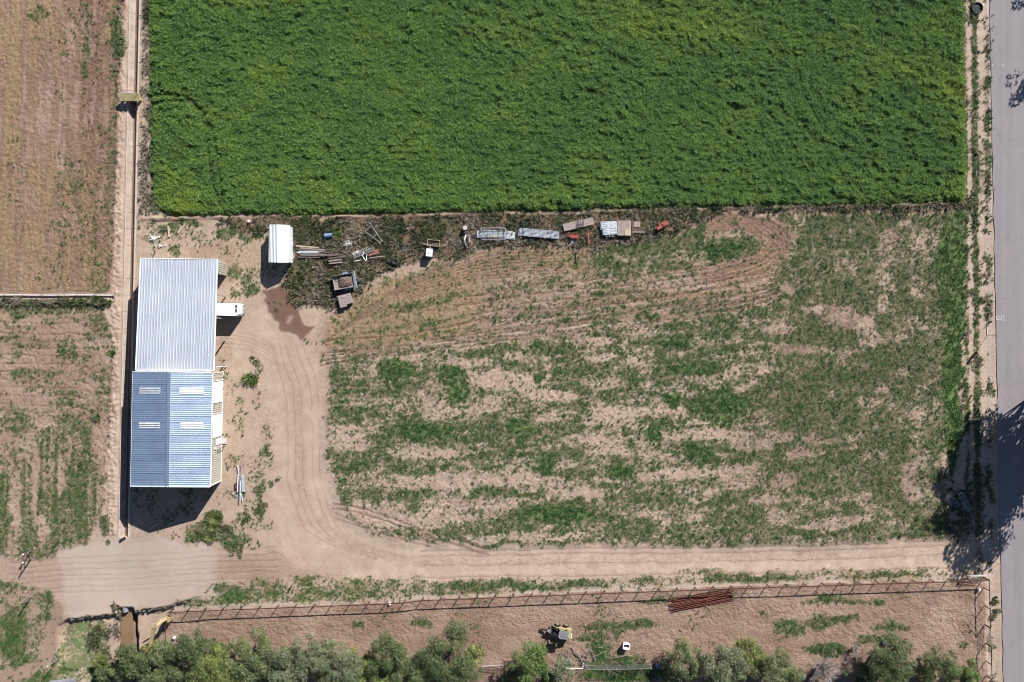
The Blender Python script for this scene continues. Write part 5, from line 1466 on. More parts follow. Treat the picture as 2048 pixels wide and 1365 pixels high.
# triangular frame
tf = thing('triangular_frame', 'pale tubular A shaped frame lying on the dark weeds', 'frame', G(746, 463))
fz = .55
P_ = lambda x, y: W(x, y, fz)
for nm_, a_, b_ in (('side_rail', (737, 442.5), (765, 484)), ('side_rail', (729.8, 463.5), (762, 487)), ('cross_bar', (729.8, 463.5), (743.5, 451)), ('cross_bar', (746.8, 474.5), (754, 467.5))):
    MB(tf.location).tube(P_(*a_), P_(*b_), .045).build(nm_, M['steel_post'], tf)
# tractor tyre
p = G(790.5, 524.5)
ty = MB().torus((0, 0, .24), .36, .2, 'Z', 24, 10, 1.15).build('tyre', M['black'], None, p, smooth=True); tag(ty, 'black tractor tyre lying at the edge of the weeds', 'tyre')
# blue drum half under weeds
bd = thing('blue_barrel', 'blue plastic barrel lying half hidden in bright weeds', 'barrel', G(660, 471))
a_ = W(649, 472, .3)-bd.location; b_ = W(664, 470.5, .3)-bd.location
MB().tube(a_, b_, .3, 14).build('body', M['blue'], bd)
for s in (.1, .5, .9): MB().tube(a_.lerp(b_, s-.015), a_.lerp(b_, s+.015), .32, 14).build('hoop', M['blue'], bd)
# dead brush star
def dead_shrub(name, label, cat, px, py, r, h, n, mat, seed, z=0, thick=.03, flat=False):
    r_ = np.random.default_rng(seed); q = G(px, py); mb = MB(q)
    for k in range(n):
        a_ = r_.uniform(0, 6.28); el = r_.uniform(.05, .35) if flat else r_.uniform(.3, 1.3)
        L = r*r_.uniform(.6, 1.1); d = Vector((math.cos(a_)*math.cos(el), math.sin(a_)*math.cos(el), math.sin(el)*h/r))
        p0 = q+Vector((d.x*.1, d.y*.1, .05)); p1 = p0+d*L*.5; p2 = p1+(d+Vector(r_.normal(0, .25, 3))).normalized()*L*.5
        mb.tube(p0, p1, thick, 4, thick*.7, False); mb.tube(p1, p2, thick*.7, 4, thick*.25, False)
        for j in range(3):
            s = p1.lerp(p2, r_.uniform(0, .8)); e = s+(d+Vector(r_.normal(0, .5, 3))).normalized()*L*.35
            mb.tube(s, e, thick*.45, 4, thick*.15, False)
    return tag(mb.build(name, mat, None, q), label, cat)
dead_shrub('dead_brush', 'star shaped dead brush on the junk strip right of the triangular frame', 'brush', 794, 485, 1.0, .5, 16, M['brush'], 5, flat=True, thick=.05)
dead_shrub('dead_brush', 'bundle of dead grey brush between the tank and the bent scrap', 'brush', 917, 482, .8, .5, 14, M['brush_grey'], 6, flat=True, thick=.03)
for k, (px, py, lab) in enumerate(((620, 480, 'dead brush tangled above the board stack'), (690, 505, 'dead brush between pallet and ladders'), (770, 465, 'dead brush right of the triangular frame top'), (815, 500, 'dead brush right of the tractor tyre'), (835, 478, 'dead brush left of the timber crate'), (895, 470, 'dead brush left of the grey barrel'), (950, 492, 'dead brush below the bent scrap'), (1125, 468, 'dead brush left of the small red implement'), (1195, 470, 'dead brush right of the boom frame'), (1300, 462, 'dead brush left of the red plough'), (1345, 440, 'dead brush right of the red plough'), (585, 470, 'dead brush at the right wall of the white shed'))):
    dead_shrub('dead_brush', lab, 'brush', px, py, .9, .5, 14, M['brush'] if k % 3 else M['brush_grey'], 80+k, flat=True, thick=.028)
# white tank on stand with a pallet box behind
p = W(858.5, 505.5, 1.0)
tk = thing('white_tank', 'white box shaped tank standing in the weeds with long shadow', 'tank', Vector((p.x, p.y, 0)), math.radians(-6))
MB().prism([(-.44, -.55), (.44, -.55), (.44, .55), (-.44, .55)], .45, 1.15).build('body', M['white_metal'], tk)
MB().tube((0, .1, 1.15), (0, .1, 1.24), .16, 10).build('lid', M['pvc'], tk)
MB().tube((.0, .5, 1.0), (.05, .8, 1.05), .06).build('spout', M['pvc'], tk)
for x_ in (-.38, .38):
    for y_ in (-.48, .48): MB().box((x_, y_, .22), (.08, .08, .46)).build('leg', M['rust_dark'], tk)
p = W(867, 486.5, .4)
bx_ = thing('open_crate', 'shallow open timber crate behind the white tank', 'crate', Vector((p.x, p.y, 0)), math.radians(-4))
MB().box((0, 0, .22), (1.7, .8, .05)).build('base', M['wood_dark'], bx_)
for s in (-1, 1):
    MB().box((0, s*.42, .36), (1.75, .05, .32)).build('side', M['wood_pale'], bx_); MB().box((s*.88, 0, .36), (.05, .8, .32)).build('side', M['wood_pale'], bx_)
stick('board', 'short dark board poking out left of the timber crate', 'board', (845, 487), (856, 490), .07, M['wood'], .4, square=True)
# grey barrel and bent scrap
p = W(930, 456, .85)
gb = thing('grey_barrel', 'pale grey barrel standing upright in the weeds', 'barrel', Vector((p.x, p.y, 0)))
MB().tube((0, 0, 0), (0, 0, .88), .29, 14).build('body', M['steel_post'], gb)
MB().tube((0, 0, .88), (0, 0, .90), .31, 14).build('lid', M['step'], gb)
for z in (.3, .6): MB().tube((0, 0, z), (0, 0, z+.03), .305, 14).build('hoop', M['steel_post'], gb)
bs = thing('bent_scrap', 'bent strips of scrap metal standing left of the tin sheets', 'scrap', G(937, 487))
for k, (pts, m_) in enumerate([([(932, 470), (929, 480), (933, 492), (936, 497)], 'tin'), ([(934, 467), (938, 474), (936, 486), (934, 498)], 'wood_dark'), ([(936, 468), (940, 476), (938, 484)], 'tin'), ([(940, 478), (945, 488), (941, 492)], 'red_faded')]):
    q = [W(x, y, .5+.25*math.sin(i*1.2)) for i, (x, y) in enumerate(pts)]
    mb = MB(bs.location)
    for a_, b_ in zip(q[:-1], q[1:]): mb.bar(a_, b_, .16, .03)
    mb.build('strip', M[m_], bs)
# tin sheet stacks
def tin_stack(label, cx, cy, lx, ly, deg, n, mat, seed, z0=.2, ribs=5, grp='stacks of tin sheeting on the junk strip'):
    r_ = np.random.default_rng(seed)
    v = W(cx, cy, z0); root = thing('tin_sheet_stack', label, 'tin sheets', Vector((v.x, v.y, gz(v.x, v.y))), math.radians(deg), grp)
    for k in range(n):
        ax, ay = r_.uniform(-.12, .12)*lx, r_.uniform(-.06, .06)*ly
        sx, sy = lx*r_.uniform(.82, 1.0)/2, ly*r_.uniform(.85, 1.0)/2
        z = z0+.05*k
        tl = r_.uniform(-.04, .06, 4)
        mb = MB().sheet((ax-sx, ay-sy, z+tl[0]), (ax-sx, ay+sy, z+tl[1]), (ax+sx, ay+sy, z+tl[2]), (ax+sx, ay-sy, z+tl[3]), ribs, .035)
        mb.build('sheet', mat, root)
    return root
tin_stack('long pale tin sheets lying under the wire frame', 993, 470, 5.4, 1.1, -2, 3, M['tin_pale'], 1, .18)
fr = thing('wire_frame', 'dark rectangular slatted frame resting on the long pale tin sheets', 'frame', W(985, 468))
q = [W(963, 456.5, .62), W(1011, 456, .62), W(1011, 480, .62), W(964, 480, .62)]
for a_, b_ in zip(q, q[1:]+q[:1]): MB(fr.location).bar(a_, b_, .09, .08).build('frame_bar', M['steel_post'], fr)
for k in range(1, 9):
    s = k/9; MB(fr.location).bar(q[0].lerp(q[1], s), q[3].lerp(q[2], s), .05, .05).build('slat', M['steel_post'] if k % 2 else M['dark'], fr)
MB(fr.location).bar(q[0].lerp(q[3], .55), q[1].lerp(q[2], .55), .05, .05).build('slat', M['silver'], fr)
MB(fr.location).box(W(985, 473, .7), (1.5, .18, .04)).build('loose_strip', M['yellow_dull'], fr)
tin_stack('crumpled white and blue tin sheets right of the wire frame', 1076, 468, 5.2, 1.15, -5, 6, M['tin'], 2, .18, 6)
tin_stack('pale blue corrugated tin sheets left of the plywood stack', 1218, 451, 2.2, 1.2, 3, 3, M['tin_pale'], 3, .5, 4)
tin_stack('lower pale corrugated tin sheets with ragged bottom edge', 1218, 464, 2.3, 1.0, 3, 3, M['tin_pale'], 4, .45, 4)
for k in range(3):
    stick('metal_strip', ['leftmost short pale strip hanging below the ragged tin sheets', 'middle short pale strip hanging below the ragged tin sheets', 'rightmost short pale strip hanging below the ragged tin sheets'][k], 'strip', (1213+6*k, 467), (1213.5+6*k, 474.5), .07, M['tin_pale'], .4, square=True)
pk = thing('plywood_stack', 'square stack of brown plywood and boards between tin sheets and planks', 'boards', Vector((W(1248.5, 457, .6).x, W(1248.5, 457, .6).y, 0)), math.radians(-1))
for k in range(5): MB().box((random.uniform(-.04, .04), random.uniform(-.05, .05), .12+.11*k), (1.95, 2.15, .08)).build('sheet', M['plywood'], pk)
for k in range(7): MB().box((-.84+.28*k, .02, .63+.004*(k % 2)), (.265, 2.1, .03)).build('plank', M['wood'] if k % 3 else M['plywood'], pk)
MB().box((.5, -.55, .68), (.85, .95, .04)).build('offcut', M['wood_pale'], pk)
for k, (cx, cy, lx, ly, m_) in enumerate([(1273, 451, 1.25, 1.1, 'wood_dark'), (1274, 449, .9, .8, 'plywood'), (1277, 461, 1.6, .18, 'wood_dark'), (1277, 464.5, 1.7, .16, 'wood'), (1265.5, 455, .2, 1.9, 'wood_dark')]):
    slab('panel' if ly > .5 else 'board', ['dark wooden panel right of the plywood stack', 'smaller brown panel lying on the dark panel', 'dark board below the brown panels', 'grey board lowest below the brown panels', 'upright dark board against the plywood stack'][k], 'panel' if ly > .5 else 'board', cx, cy, .15+.08*k, (lx, ly, .05), -1, M[m_], None)
# long grey board with small ladder
slab('weathered_board', 'long weathered grey panel slanting up to the right under a small rack', 'panel', 1157, 449, .35, (4.4, 1.05, .06), 13, M['wood'])
rk = thing('small_rack', 'small dark slatted rack lying across the long grey panel', 'rack', W(1161, 446.5))
for k in range(4): MB(rk.location).bar(W(1155+4*k, 437, .62), W(1155.5+4*k, 453, .62), .05, .05).build('bar', M['dark'] if k % 3 == 0 else M['steel_post'], rk)
for y_ in (446, 451): MB(rk.location).bar(W(1154, y_+.5, .62), W(1168, y_-1, .62), .05, .05).build('cross_bar', M['dark'], rk)
# red implements
ri = thing('red_tiller', 'small red farm implement below the long grey panel', 'implement', G(1147, 473))
o_ = ri.location
MB(o_).bar(W(1136, 470, .5), W(1158, 473, .5), .14, .14).build('tool_bar', M['red'], ri)
MB(o_).box(W(1148, 475, .5), (1.1, .26, .22), rz=-.08).build('gearbox', M['red'], ri)
MB(o_).bar(W(1136, 467, .35), W(1158, 467, .35), .05, .05).bar(W(1158, 467, .35), W(1158.5, 479, .35), .05, .05).build('guard', M['rust'], ri)
for k in range(4): MB(o_).bar(W(1139+5*k, 466, .6), W(1139.5+5*k, 473, .2), .05, .05).build('tine', M['rust'], ri)
rp = thing('red_plough', 'bright red plough at the right end of the junk strip', 'plough', G(1324, 452))
o_ = rp.location
MB(o_).bar(W(1314, 457, .55), W(1335, 445, .55), .32, .16).build('beam', M['red'], rp)
MB(o_).box(W(1331, 447.5, .68), (.85, .5, .14), rz=.5).build('plate', M['red'], rp)
MB(o_).box(W(1319, 455.5, .68), (.75, .45, .14), rz=.5).build('plate', M['red'], rp)
MB(o_).bar(W(1318, 459, .5), W(1337, 449, .5), .08, .08).build('guard_rail', M['red_faded'], rp)
for k in range(4): MB(o_).bar(W(1316+2.8*k, 443+.5*k, .35), W(1319+2.8*k, 451-1.0*k, .5), .05, .06).build('tine', M['red_faded'], rp)
MB(o_).tube(W(1313, 452, .6), W(1314, 458, .2), .05).build('hitch', M['red'], rp)
# T frame on legs that throws a long shadow
tfz = 2.05
th_ = thing('boom_frame', 'reddish T shaped boom frame on tall thin legs throwing a long shadow', 'frame', G(1177, 474))
o_ = th_.location
c_ = W(1177, 467, tfz); l_ = W(1169.5, 467, tfz); r__ = W(1184.5, 466, tfz); e_ = W(1178, 486, tfz)
MB(o_).tube(l_, r__, .05).build('cross_bar', M['red_faded'], th_)
MB(o_).bar(c_, e_, .12, .12).build('boom', M['red_faded'], th_)
MB(o_).tube(l_, c_.lerp(e_, .22), .035).tube(r__, c_.lerp(e_, .22), .035).build('brace', M['red_faded'], th_)
MB(o_).torus(e_, .14, .05, 'Z', 12, 6).build('eye', M['red'], th_)
for q in (l_, r__, e_, c_):
    MB(o_).tube((q.x, q.y, -.05), q, .035).build('leg', M['rust_dark'], th_)

# ================================================================ THINGS ROUND THE WORKSHOP
for k, (a_, b_, r_, m_, z) in enumerate([((475, 931), (478, 952), .07, 'pvc', .25), ((476, 950), (475, 984), .08, 'pvc', .2), ((482, 930), (480.5, 962), .045, 'steel_post', .22), ((479.5, 955), (479.5, 1004), .06, 'silver', .3), ((481, 962), (480, 1006), .05, 'pvc', .36), ((483, 985), (484.5, 1003), .06, 'pvc', .2), ((478, 985), (477.5, 1006), .05, 'grey', .2)]):
    stick('pipe', ['short white pipe at the top of the pipe pile by the workshop', 'thick white pipe on the left of the workshop pipe pile', 'thin grey pipe standing out at the top of the workshop pipe pile', 'long silver pipe in the middle of the workshop pipe pile', 'thin white pipe over the silver one', 'short white pipe at the lower right of the pipe pile', 'short grey pipe at the foot of the pipe pile'][k], 'pipe', a_, b_, r_, M[m_], z, group='pipes piled on the dirt east of the workshop')
lb = thing('long_box', 'long narrow pale metal box beside the pipe pile', 'box', Vector((W(486, 968, .4).x, W(486, 968, .4).y, 0)), math.radians(2))
MB().box((0, 0, .2), (.42, 2.35, .36)).build('body', M['steel_post'], lb)
for k in range(5): MB().box((0, -.94+.47*k, .40), (.44, .44, .04)).build('lid', M['tin_pale'], lb)
slab('rusty_plate', 'rusty upright plate on the left of the workshop pipe pile', 'plate', 472.5, 972, .02, (.25, .85, .3), 3, M['rust'])
rubble('pale_chips', 'few pale chips left below the workshop pipe pile', 468, 988, 5, 5, 16, .05, .18, M['stone'], 12)
# posts west of the crossing
def post(label, px, py, h, r, mat, grp=None, cap=None, name='timber_post'):
    v = G(px, py); root = thing(name, label, 'post', v, 0, grp)
    MB().tube((0, 0, -.2), (0, 0, h), r, 8).build('shaft', mat, root)
    if cap: MB().tube((0, 0, h), (0, 0, h+.08), r*1.5, 8).build('cap', cap, root)
    return root
post('thin rusty post standing in grass above the western track', 117, 1081, 1.9, .06, M['rust'], cap=M['rust'])
post('dark corner post on the lower side of the western track', 62, 1195, 2.0, .09, M['wood_dark'], cap=M['steel_post'])
post('pale capped post at the bottom left by the muddy path', 112.5, 1321, 2.1, .06, M['steel_post'], cap=M['pvc'])
hb = thing('brace_fence', 'H shaped brace of two pale topped posts left of the crossing', 'fence', G(62, 1110))
for (px, py) in ((63, 1102), (62.5, 1118)):
    v = G(px, py)-hb.location
    MB().tube(v-Vector((0, 0, .2)), v+Vector((0, 0, 2.0)), .09, 8).build('post', M['wood_dark'], hb)
    MB().tube(v+Vector((0, 0, 2.0)), v+Vector((0, 0, 2.08)), .13, 8).build('cap', M['pvc'], hb)
va = G(63, 1102)-hb.location; vb = G(62.5, 1118)-hb.location
for z in (.5, 1.2, 1.75): MB().tube(va+Vector((0, 0, z)), vb+Vector((0, 0, z)), .05).build('rail', M['rust_dark'], hb)
vc = G(45, 1114)-hb.location
MB().tube(va+Vector((0, 0, 1.7)), vc+Vector((0, 0, 0)), .04).build('stay', M['rust_dark'], hb)
# short rusty posts below the drive
post('short rusty post beside the drive above the paddock fence', 583.5, 1172, .9, .06, M['rust'])
# irrigation pipe between the western fields
irr = thing('irrigation_pipe', 'long grey irrigation pipe lying between the two western fields', 'pipe', G(110, 592))
xs_ = np.linspace(-60, 228, 9)
for a_, b_ in zip(xs_[:-1], xs_[1:]):
    p0 = W(a_+.4, 591.5+.4*math.sin(a_)); p1 = W(b_-.4, 591.5+.4*math.sin(b_)); p0.z = gz(p0.x, p0.y)+.2; p1.z = gz(p1.x, p1.y)+.2
    MB(irr.location).tube(p0, p1, .13, 10).build('pipe_length', M['step'], irr)
    MB(irr.location).tube(p1-Vector((.12, 0, 0)), p1+Vector((.12, 0, 0)), .16, 10).build('coupling', M['steel_post'], irr)
# black pipe at the lower left edge
bp0, bp1 = W(100, 1366, .3), W(151, 1361, .3)
tag(MB(bp0).tube(bp0, bp1, .3, 14).build('drain_pipe', M['grey'], None, bp0), 'fat dark drain pipe lying at the bottom edge of the picture', 'pipe')
# signs and stakes beside the road
def road_sign(label, px, py, h, w):
    v = G(px, py); root = thing('road_marker', label, 'marker', v)
    MB().tube((0, 0, -.2), (0, 0, h), .035, 6).build('post', M['steel_post'], root)
    MB().box((0, -.02, h-.22), (w, .03, .42)).build('plate', M['rust_dark'], root)
road_sign('roadside marker post just below the sprayed number', 1975, 671, 2.3, .5)
post('slim stake beside the road below the marker', 1968, 781, 1.3, .04, M['rust_dark'], name='stake')
post('slim stake at the edge of the roadside tree shadow', 1969, 892, 1.9, .05, M['rust_dark'], name='stake')
ped = thing('utility_box', 'small dark utility box on the sandy verge', 'box', G(1945, 713), math.radians(-35))
MB().box((0, 0, .35), (.32, .5, .7)).build('cabinet', M['dark'], ped); MB().box((0, 0, .72), (.36, .54, .05)).build('lid', M['rust_dark'], ped)
stick('white_pipe', 'thin white pipe lying along the verge beside the gravel', 'pipe', (1974, 648), (1974.5, 669), .045, M['pvc'], .08)
# round standpipe at the top of the verge
sp_ = thing('standpipe', 'wide dark round standpipe on the verge at the top right', 'standpipe', G(1953, 18))
mb = MB()
n_ = 24; vs = []; fs = []
for i in range(n_):
    a_ = 2*math.pi*i/n_
    for r_, z in ((.86, -.1), (.84, .3), (.80, .3), (.76, -.4)): vs.append((r_*math.cos(a_)*.92, r_*math.sin(a_), z))
for i in range(n_):
    for j in range(3): fs.append((i*4+j, ((i+1) % n_)*4+j, ((i+1) % n_)*4+j+1, i*4+j+1))
mb.add(vs, fs).build('ring', M['black'], sp_)
MB().tube((0, 0, .10), (0, 0, .12), .76, 24).build('floor', M['black'], sp_)  # black disc: shade inside the open pipe put into the colour
MB().box((.72, .42, .5), (.16, .2, .1)).build('valve', M['pvc'], sp_)
# white tub in the paddock
p = W(1253, 1293, .7)
tb = thing('white_tub', 'white oblong tub standing open in the paddock', 'tub', Vector((p.x, p.y, 0)), math.radians(-4))
def tubring(zs):
    vs = []; fs = []; n_ = 20
    for (sx, sy, z) in zs:
        for i in range(n_):
            a_ = 2*math.pi*i/n_; c0, s0 = math.cos(a_), math.sin(a_)
            vs.append((sx*math.copysign(abs(c0)**.45, c0), sy*math.copysign(abs(s0)**.45, s0), z))
    for k in range(len(zs)-1):
        for i in range(n_): fs.append((k*n_+i, k*n_+(i+1) % n_, (k+1)*n_+(i+1) % n_, (k+1)*n_+i))
    fs.append(tuple((len(zs)-1)*n_+i for i in range(n_)))
    return MB().add(vs, fs)
tubring([(.42, .34, 0), (.50, .43, .78), (.53, .46, .80), (.53, .46, .84), (.42, .26, .84), (.40, .24, .5)]).build('shell', M['door_white'], tb)
MB().box((0, 0, .52), (.7, .36, .02)).build('contents', M['dark'], tb)
# small white post pots along the fence
for k, (px, py) in enumerate(((780, 1206), (1957, 1178))):
    tag(rubble('bucket', '', px, py, .1, .1, 1, .2, .2, M['stone'], 50+k), kind='x') if False else None
def bucket(label, px, py, mat):
    v = G(px, py); r_ = thing('bucket', label, 'bucket', v)
    MB().tube((0, 0, 0), (0, 0, .36), .15, 10, .19).build('shell', mat, r_); MB().torus((0, 0, .36), .19, .02, 'Z', 12, 5).build('rim', mat, r_)
bucket('white bucket by the long pipe fence above the paddock', 780.5, 1206.5, M['pvc'])
bucket('white bucket in the top right corner of the paddock', 1956.5, 1178.5, M['pvc'])
bucket('white bucket at the tree edge near the excavator', 346, 1278, M['pvc'])
bucket('white bucket near the weeds just left of the white shed', 499, 443, M['pvc'])
p = W(1772, 1286, .5)
gsb = thing('scrap_basket', 'small grey metal basket at the tree edge in the paddock', 'basket', Vector((p.x, p.y, 0)))
for k in range(5): MB().box((-.36+.18*k, 0, .5), (.06, .55, .05), rz=.2).build('slat', M['silver'], gsb)
MB().box((0, 0, .28), (.8, .5, .4)).build('bin', M['steel_post'], gsb)
p = W(1316, 1335, .6)
tag(MB().box((0, 0, .25), (.5, .5, .5)).tube((0, 0, .5), (0, 0, .55), .2, 10).build('blue_crate', M['blue'], None, Vector((p.x, p.y, 0))), 'small blue crate beside the grey bushes at the bottom', 'crate')

# ================================================================ TREES AND SHRUBS
def leaves(centres, radii, counts, size, seed, aspect=2.2, upbias=.35):
    r_ = np.random.default_rng(seed)
    V = []; 
    for c, R, n in zip(centres, radii, counts):
        d = r_.normal(size=(n, 3)); d /= np.linalg.norm(d, axis=1, keepdims=True)
        d[:, 2] = np.where(r_.random(n) < .8, np.abs(d[:, 2]), d[:, 2])
        rad = R*(0.45+0.62*r_.random(n)**.6)
        pos = np.array(c)+d*rad[:, None]*np.array([1, 1, .85])
        nrm = d*(1-upbias)+np.array([0, 0, upbias])+r_.normal(0, .55, (n, 3)); nrm /= np.linalg.norm(nrm, axis=1, keepdims=True)
        tv = np.cross(nrm, r_.normal(size=(n, 3))); tv /= np.linalg.norm(tv, axis=1, keepdims=True)+1e-9
        bv = np.cross(nrm, tv)
        s = size*r_.uniform(.6, 1.35, n)
        hl = (s*aspect/2)[:, None]*tv; hw = (s/2)[:, None]*bv
        V.append(np.stack([pos-hl, pos+hw-hl*.1, pos+hl, pos-hw-hl*.1], 1))
    V = np.concatenate(V); n = len(V)
    return V.reshape(-1, 3), np.arange(n*4).reshape(n, 4)
def tree(label, px, py, r, h, mat, seed, dens=1.0, size=.112, name='tree', group=None, clumps=None, lean=(0, 0), cat='tree', zc=None):
    """px, py: middle of the crown as the photograph shows it"""
    r_ = np.random.default_rng(seed)
    zc = zc if zc is not None else h*.62
    b = W(px, py, zc); base = Vector((b.x, b.y, gz(b.x, b.y) if abs(b.x) < 76 and abs(b.y) < 52 else 0))
    root = thing(name, label, cat, base, 0, group)
    n = clumps or int(10+r*5)
    cs, rr = [], []
    for k in range(n):
        a_ = r_.uniform(0, 6.28); u = math.sqrt(r_.uniform(.02, 1)); 
        rad = r*.80*u*(1+.18*math.sin(a_*3+seed)+.10*math.sin(a_*7+2*seed)+r_.uniform(-.12, .14))
        zz = h*(.42+.48*math.sqrt(max(0, 1-u*u*.92))*r_.uniform(.72, 1.05))
        cs.append((rad*math.cos(a_)+lean[0], rad*math.sin(a_)+lean[1], zz)); rr.append(r*r_.uniform(.16, .36))
    tot = int(dens*r*r*3.14*2.9/(size*size*1.1))
    w_ = np.array(rr)**2; cnt = np.maximum(20, (tot*w_/w_.sum())).astype(int)
    V, F = leaves(cs, rr, cnt, size, seed+1)
    mesh_obj('crown', np_mesh('crown', V, F), mat, root)
    mb = MB()
    tr = max(.07, r*.06)
    top = Vector((r_.uniform(-.1, .1)*r+lean[0]*.4, r_.uniform(-.1, .1)*r+lean[1]*.4, h*.5))
    mb.tube((0, 0, -.2), top, tr, 8, tr*.6)
    for k in range(0, n, 2):
        s = top*r_.uniform(.45, 1.0); e = Vector(cs[k]); m = s.lerp(e, .5)+Vector((0, 0, .08*h))
        mb.tube(s, m, tr*.45, 5, tr*.28, False); mb.tube(m, e, tr*.28, 5, tr*.08, False)
    mb.build('trunk', M['bark'], root)
    return root
T = [
 ('dark green tree overhanging the muddy ditch at the bottom left', 262, 1330, 3.1, 5.0, 'fol_dark'),
 ('olive tree standing directly over the excavator', 322, 1345, 3.6, 5.0, 'fol_olive'),
 ('dark leafy tree just right of the excavator', 380, 1300, 3.0, 5.5, 'fol_dark'),
 ('yellow green tree below the left part of the paddock', 425, 1345, 3.6, 5.0, 'fol_yellow'),
 ('light olive tree with feathery upper edge left of the grey green trees', 500, 1318, 3.7, 4.8, 'fol_olive'),
 ('pale yellow green tree low at the bottom edge', 470, 1362, 3.4, 4.5, 'fol_yellow'),
 ('grey green tree left of the pair near the bare paddock patch', 575, 1342, 3.8, 5.2, 'fol_grey'),
 ('grey green tree with dark hollow, tallest of the grey ones', 628, 1312, 2.9, 5.6, 'fol_grey'),
 ('soft grey green tree right of the dark hollow', 685, 1340, 3.6, 5.0, 'fol_grey'),
 ('dark green tree with pointed top below the paddock path', 775, 1312, 2.9, 5.8, 'fol_dark'),
 ('yellowish olive tree at the foot of the pointed dark tree', 742, 1355, 3.0, 4.2, 'fol_yellow'),
 ('dark olive tree in the gap left of the big round tree', 822, 1356, 3.2, 4.6, 'fol_olive'),
 ('big round dark olive tree with yellow green right edge', 900, 1322, 4.5, 6.0, 'fol_dark'),
 ('bright green tree right of the leaning gate', 1058, 1332, 3.3, 5.4, 'fol_bright'),
 ('small grey green tree between the white rail ends', 1124, 1346, 2.2, 3.8, 'fol_grey'),
 ('olive bush tree right of the chain link fence', 1372, 1325, 3.0, 4.4, 'fol_olive'),
 ('pale olive tree next to the yellow tipped bush', 1437, 1330, 3.4, 4.8, 'fol_grey'),
 ('dark bush with yellow tips standing alone in red soil', 1497, 1308, 2.3, 3.6, 'fol_yellow'),
 ('dark olive tree left of the grey dead tree', 1550, 1352, 3.2, 4.6, 'fol_olive'),
 ('big dark green tree at the lower right of the paddock', 1775, 1322, 4.2, 6.0, 'fol_dark'),
 ('dark green tree right of the big one near the fence corner', 1880, 1338, 3.0, 5.2, 'fol_dark'),
 ('small green tree against the roadside fence corner', 1936, 1350, 2.0, 3.6, 'fol_bright'),
]
for k, (lab, px, py, r, h, m_) in enumerate(T):
    tree(lab, px, py-2, r*1.0, h*.95, M[m_], 700+7*k, group='trees along the bottom of the paddock')
# low bushes that close the row
r_ = np.random.default_rng(404)
LB = [(300, 1312, 1.8, 'fol_yellow', 'small yellow green bush beside the excavator boom foot'), (345, 1300, 1.9, 'fol_grey', 'grey green bush between excavator and dark leafy tree'), (410, 1312, 2.2, 'fol_olive', 'olive bush right of the dark leafy tree'), (452, 1318, 2.3, 'fol_yellow', 'bright yellow green bush left of the feathery tree'), (540, 1316, 2.4, 'fol_yellow', 'yellow green bush right of the feathery tree'), (548, 1352, 2.6, 'fol_grey', 'grey bush low at the bottom, left of centre'), (600, 1322, 2.2, 'fol_grey', 'grey bush left of the tallest grey tree'), (655, 1332, 2.6, 'fol_olive', 'olive bush under the tallest grey tree'), (662, 1304, 1.6, 'fol_grey', 'small grey bush right of the tallest grey tree'), (715, 1326, 2.2, 'fol_yellow', 'yellow green bush in front of the pointed tree'), (718, 1358, 2.4, 'fol_olive', 'olive bush at the bottom before the pointed tree'), (800, 1338, 2.4, 'fol_yellow', 'yellow green bush at the right foot of the pointed tree'), (846, 1330, 2.0, 'fol_olive', 'olive bush touching the big round tree'), (855, 1360, 2.5, 'fol_dark', 'dark bush below the big round tree'), (1030, 1356, 2.0, 'fol_dark', 'dark bush under the bright green tree'), (1082, 1352, 2.0, 'fol_bright', 'bright bush right of the bright green tree'), (1345, 1345, 2.0, 'fol_grey', 'grey bush beside the blue crate'), (1405, 1312, 1.8, 'fol_olive', 'small olive bush above the smaller bare grey tree'), (1470, 1345, 2.2, 'fol_olive', 'olive bush below the yellow tipped bush'), (1525, 1325, 1.6, 'fol_yellow', 'yellow bush right of the yellow tipped bush'), (1590, 1348, 2.2, 'fol_grey', 'grey bush left of the large bare grey tree'), (1725, 1345, 2.6, 'fol_dark', 'dark bush right of the large bare grey tree'), (1825, 1335, 2.2, 'fol_grey', 'grey green bush between the two dark trees at lower right'), (1842, 1358, 2.2, 'fol_dark', 'dark bush at the bottom between the lower right trees'), (1910, 1352, 1.8, 'fol_olive', 'olive bush near the roadside fence corner'), (230, 1350, 2.0, 'fol_olive', 'olive bush on the left bank of the muddy ditch')]
for k, (px, py, r, m_, lab) in enumerate(LB):
    tree(lab, px, py-(4 if px < 740 else -4), r*1.0, 2.6+.5*r_.random(), M[m_], 1200+11*k, 1.0, .108, name='bush', cat='bush', group='bushes filling the tree row', clumps=9)
# lighter companions that widen the row
tree('yellow green sapling on the right side of the big round tree', 948, 1312, 1.7, 4.0, M['fol_yellow'], 911, group='trees along the bottom of the paddock')
tree('yellow green shrub at the edge of the muddy ditch', 196, 1328, 1.4, 1.8, M['fol_yellow'], 913, cat='shrub', name='shrub')
tree('dark green shrub in the lower left corner below the bright grass', 205, 1352, 1.5, 2.0, M['fol_dark'], 915, cat='shrub', name='shrub')
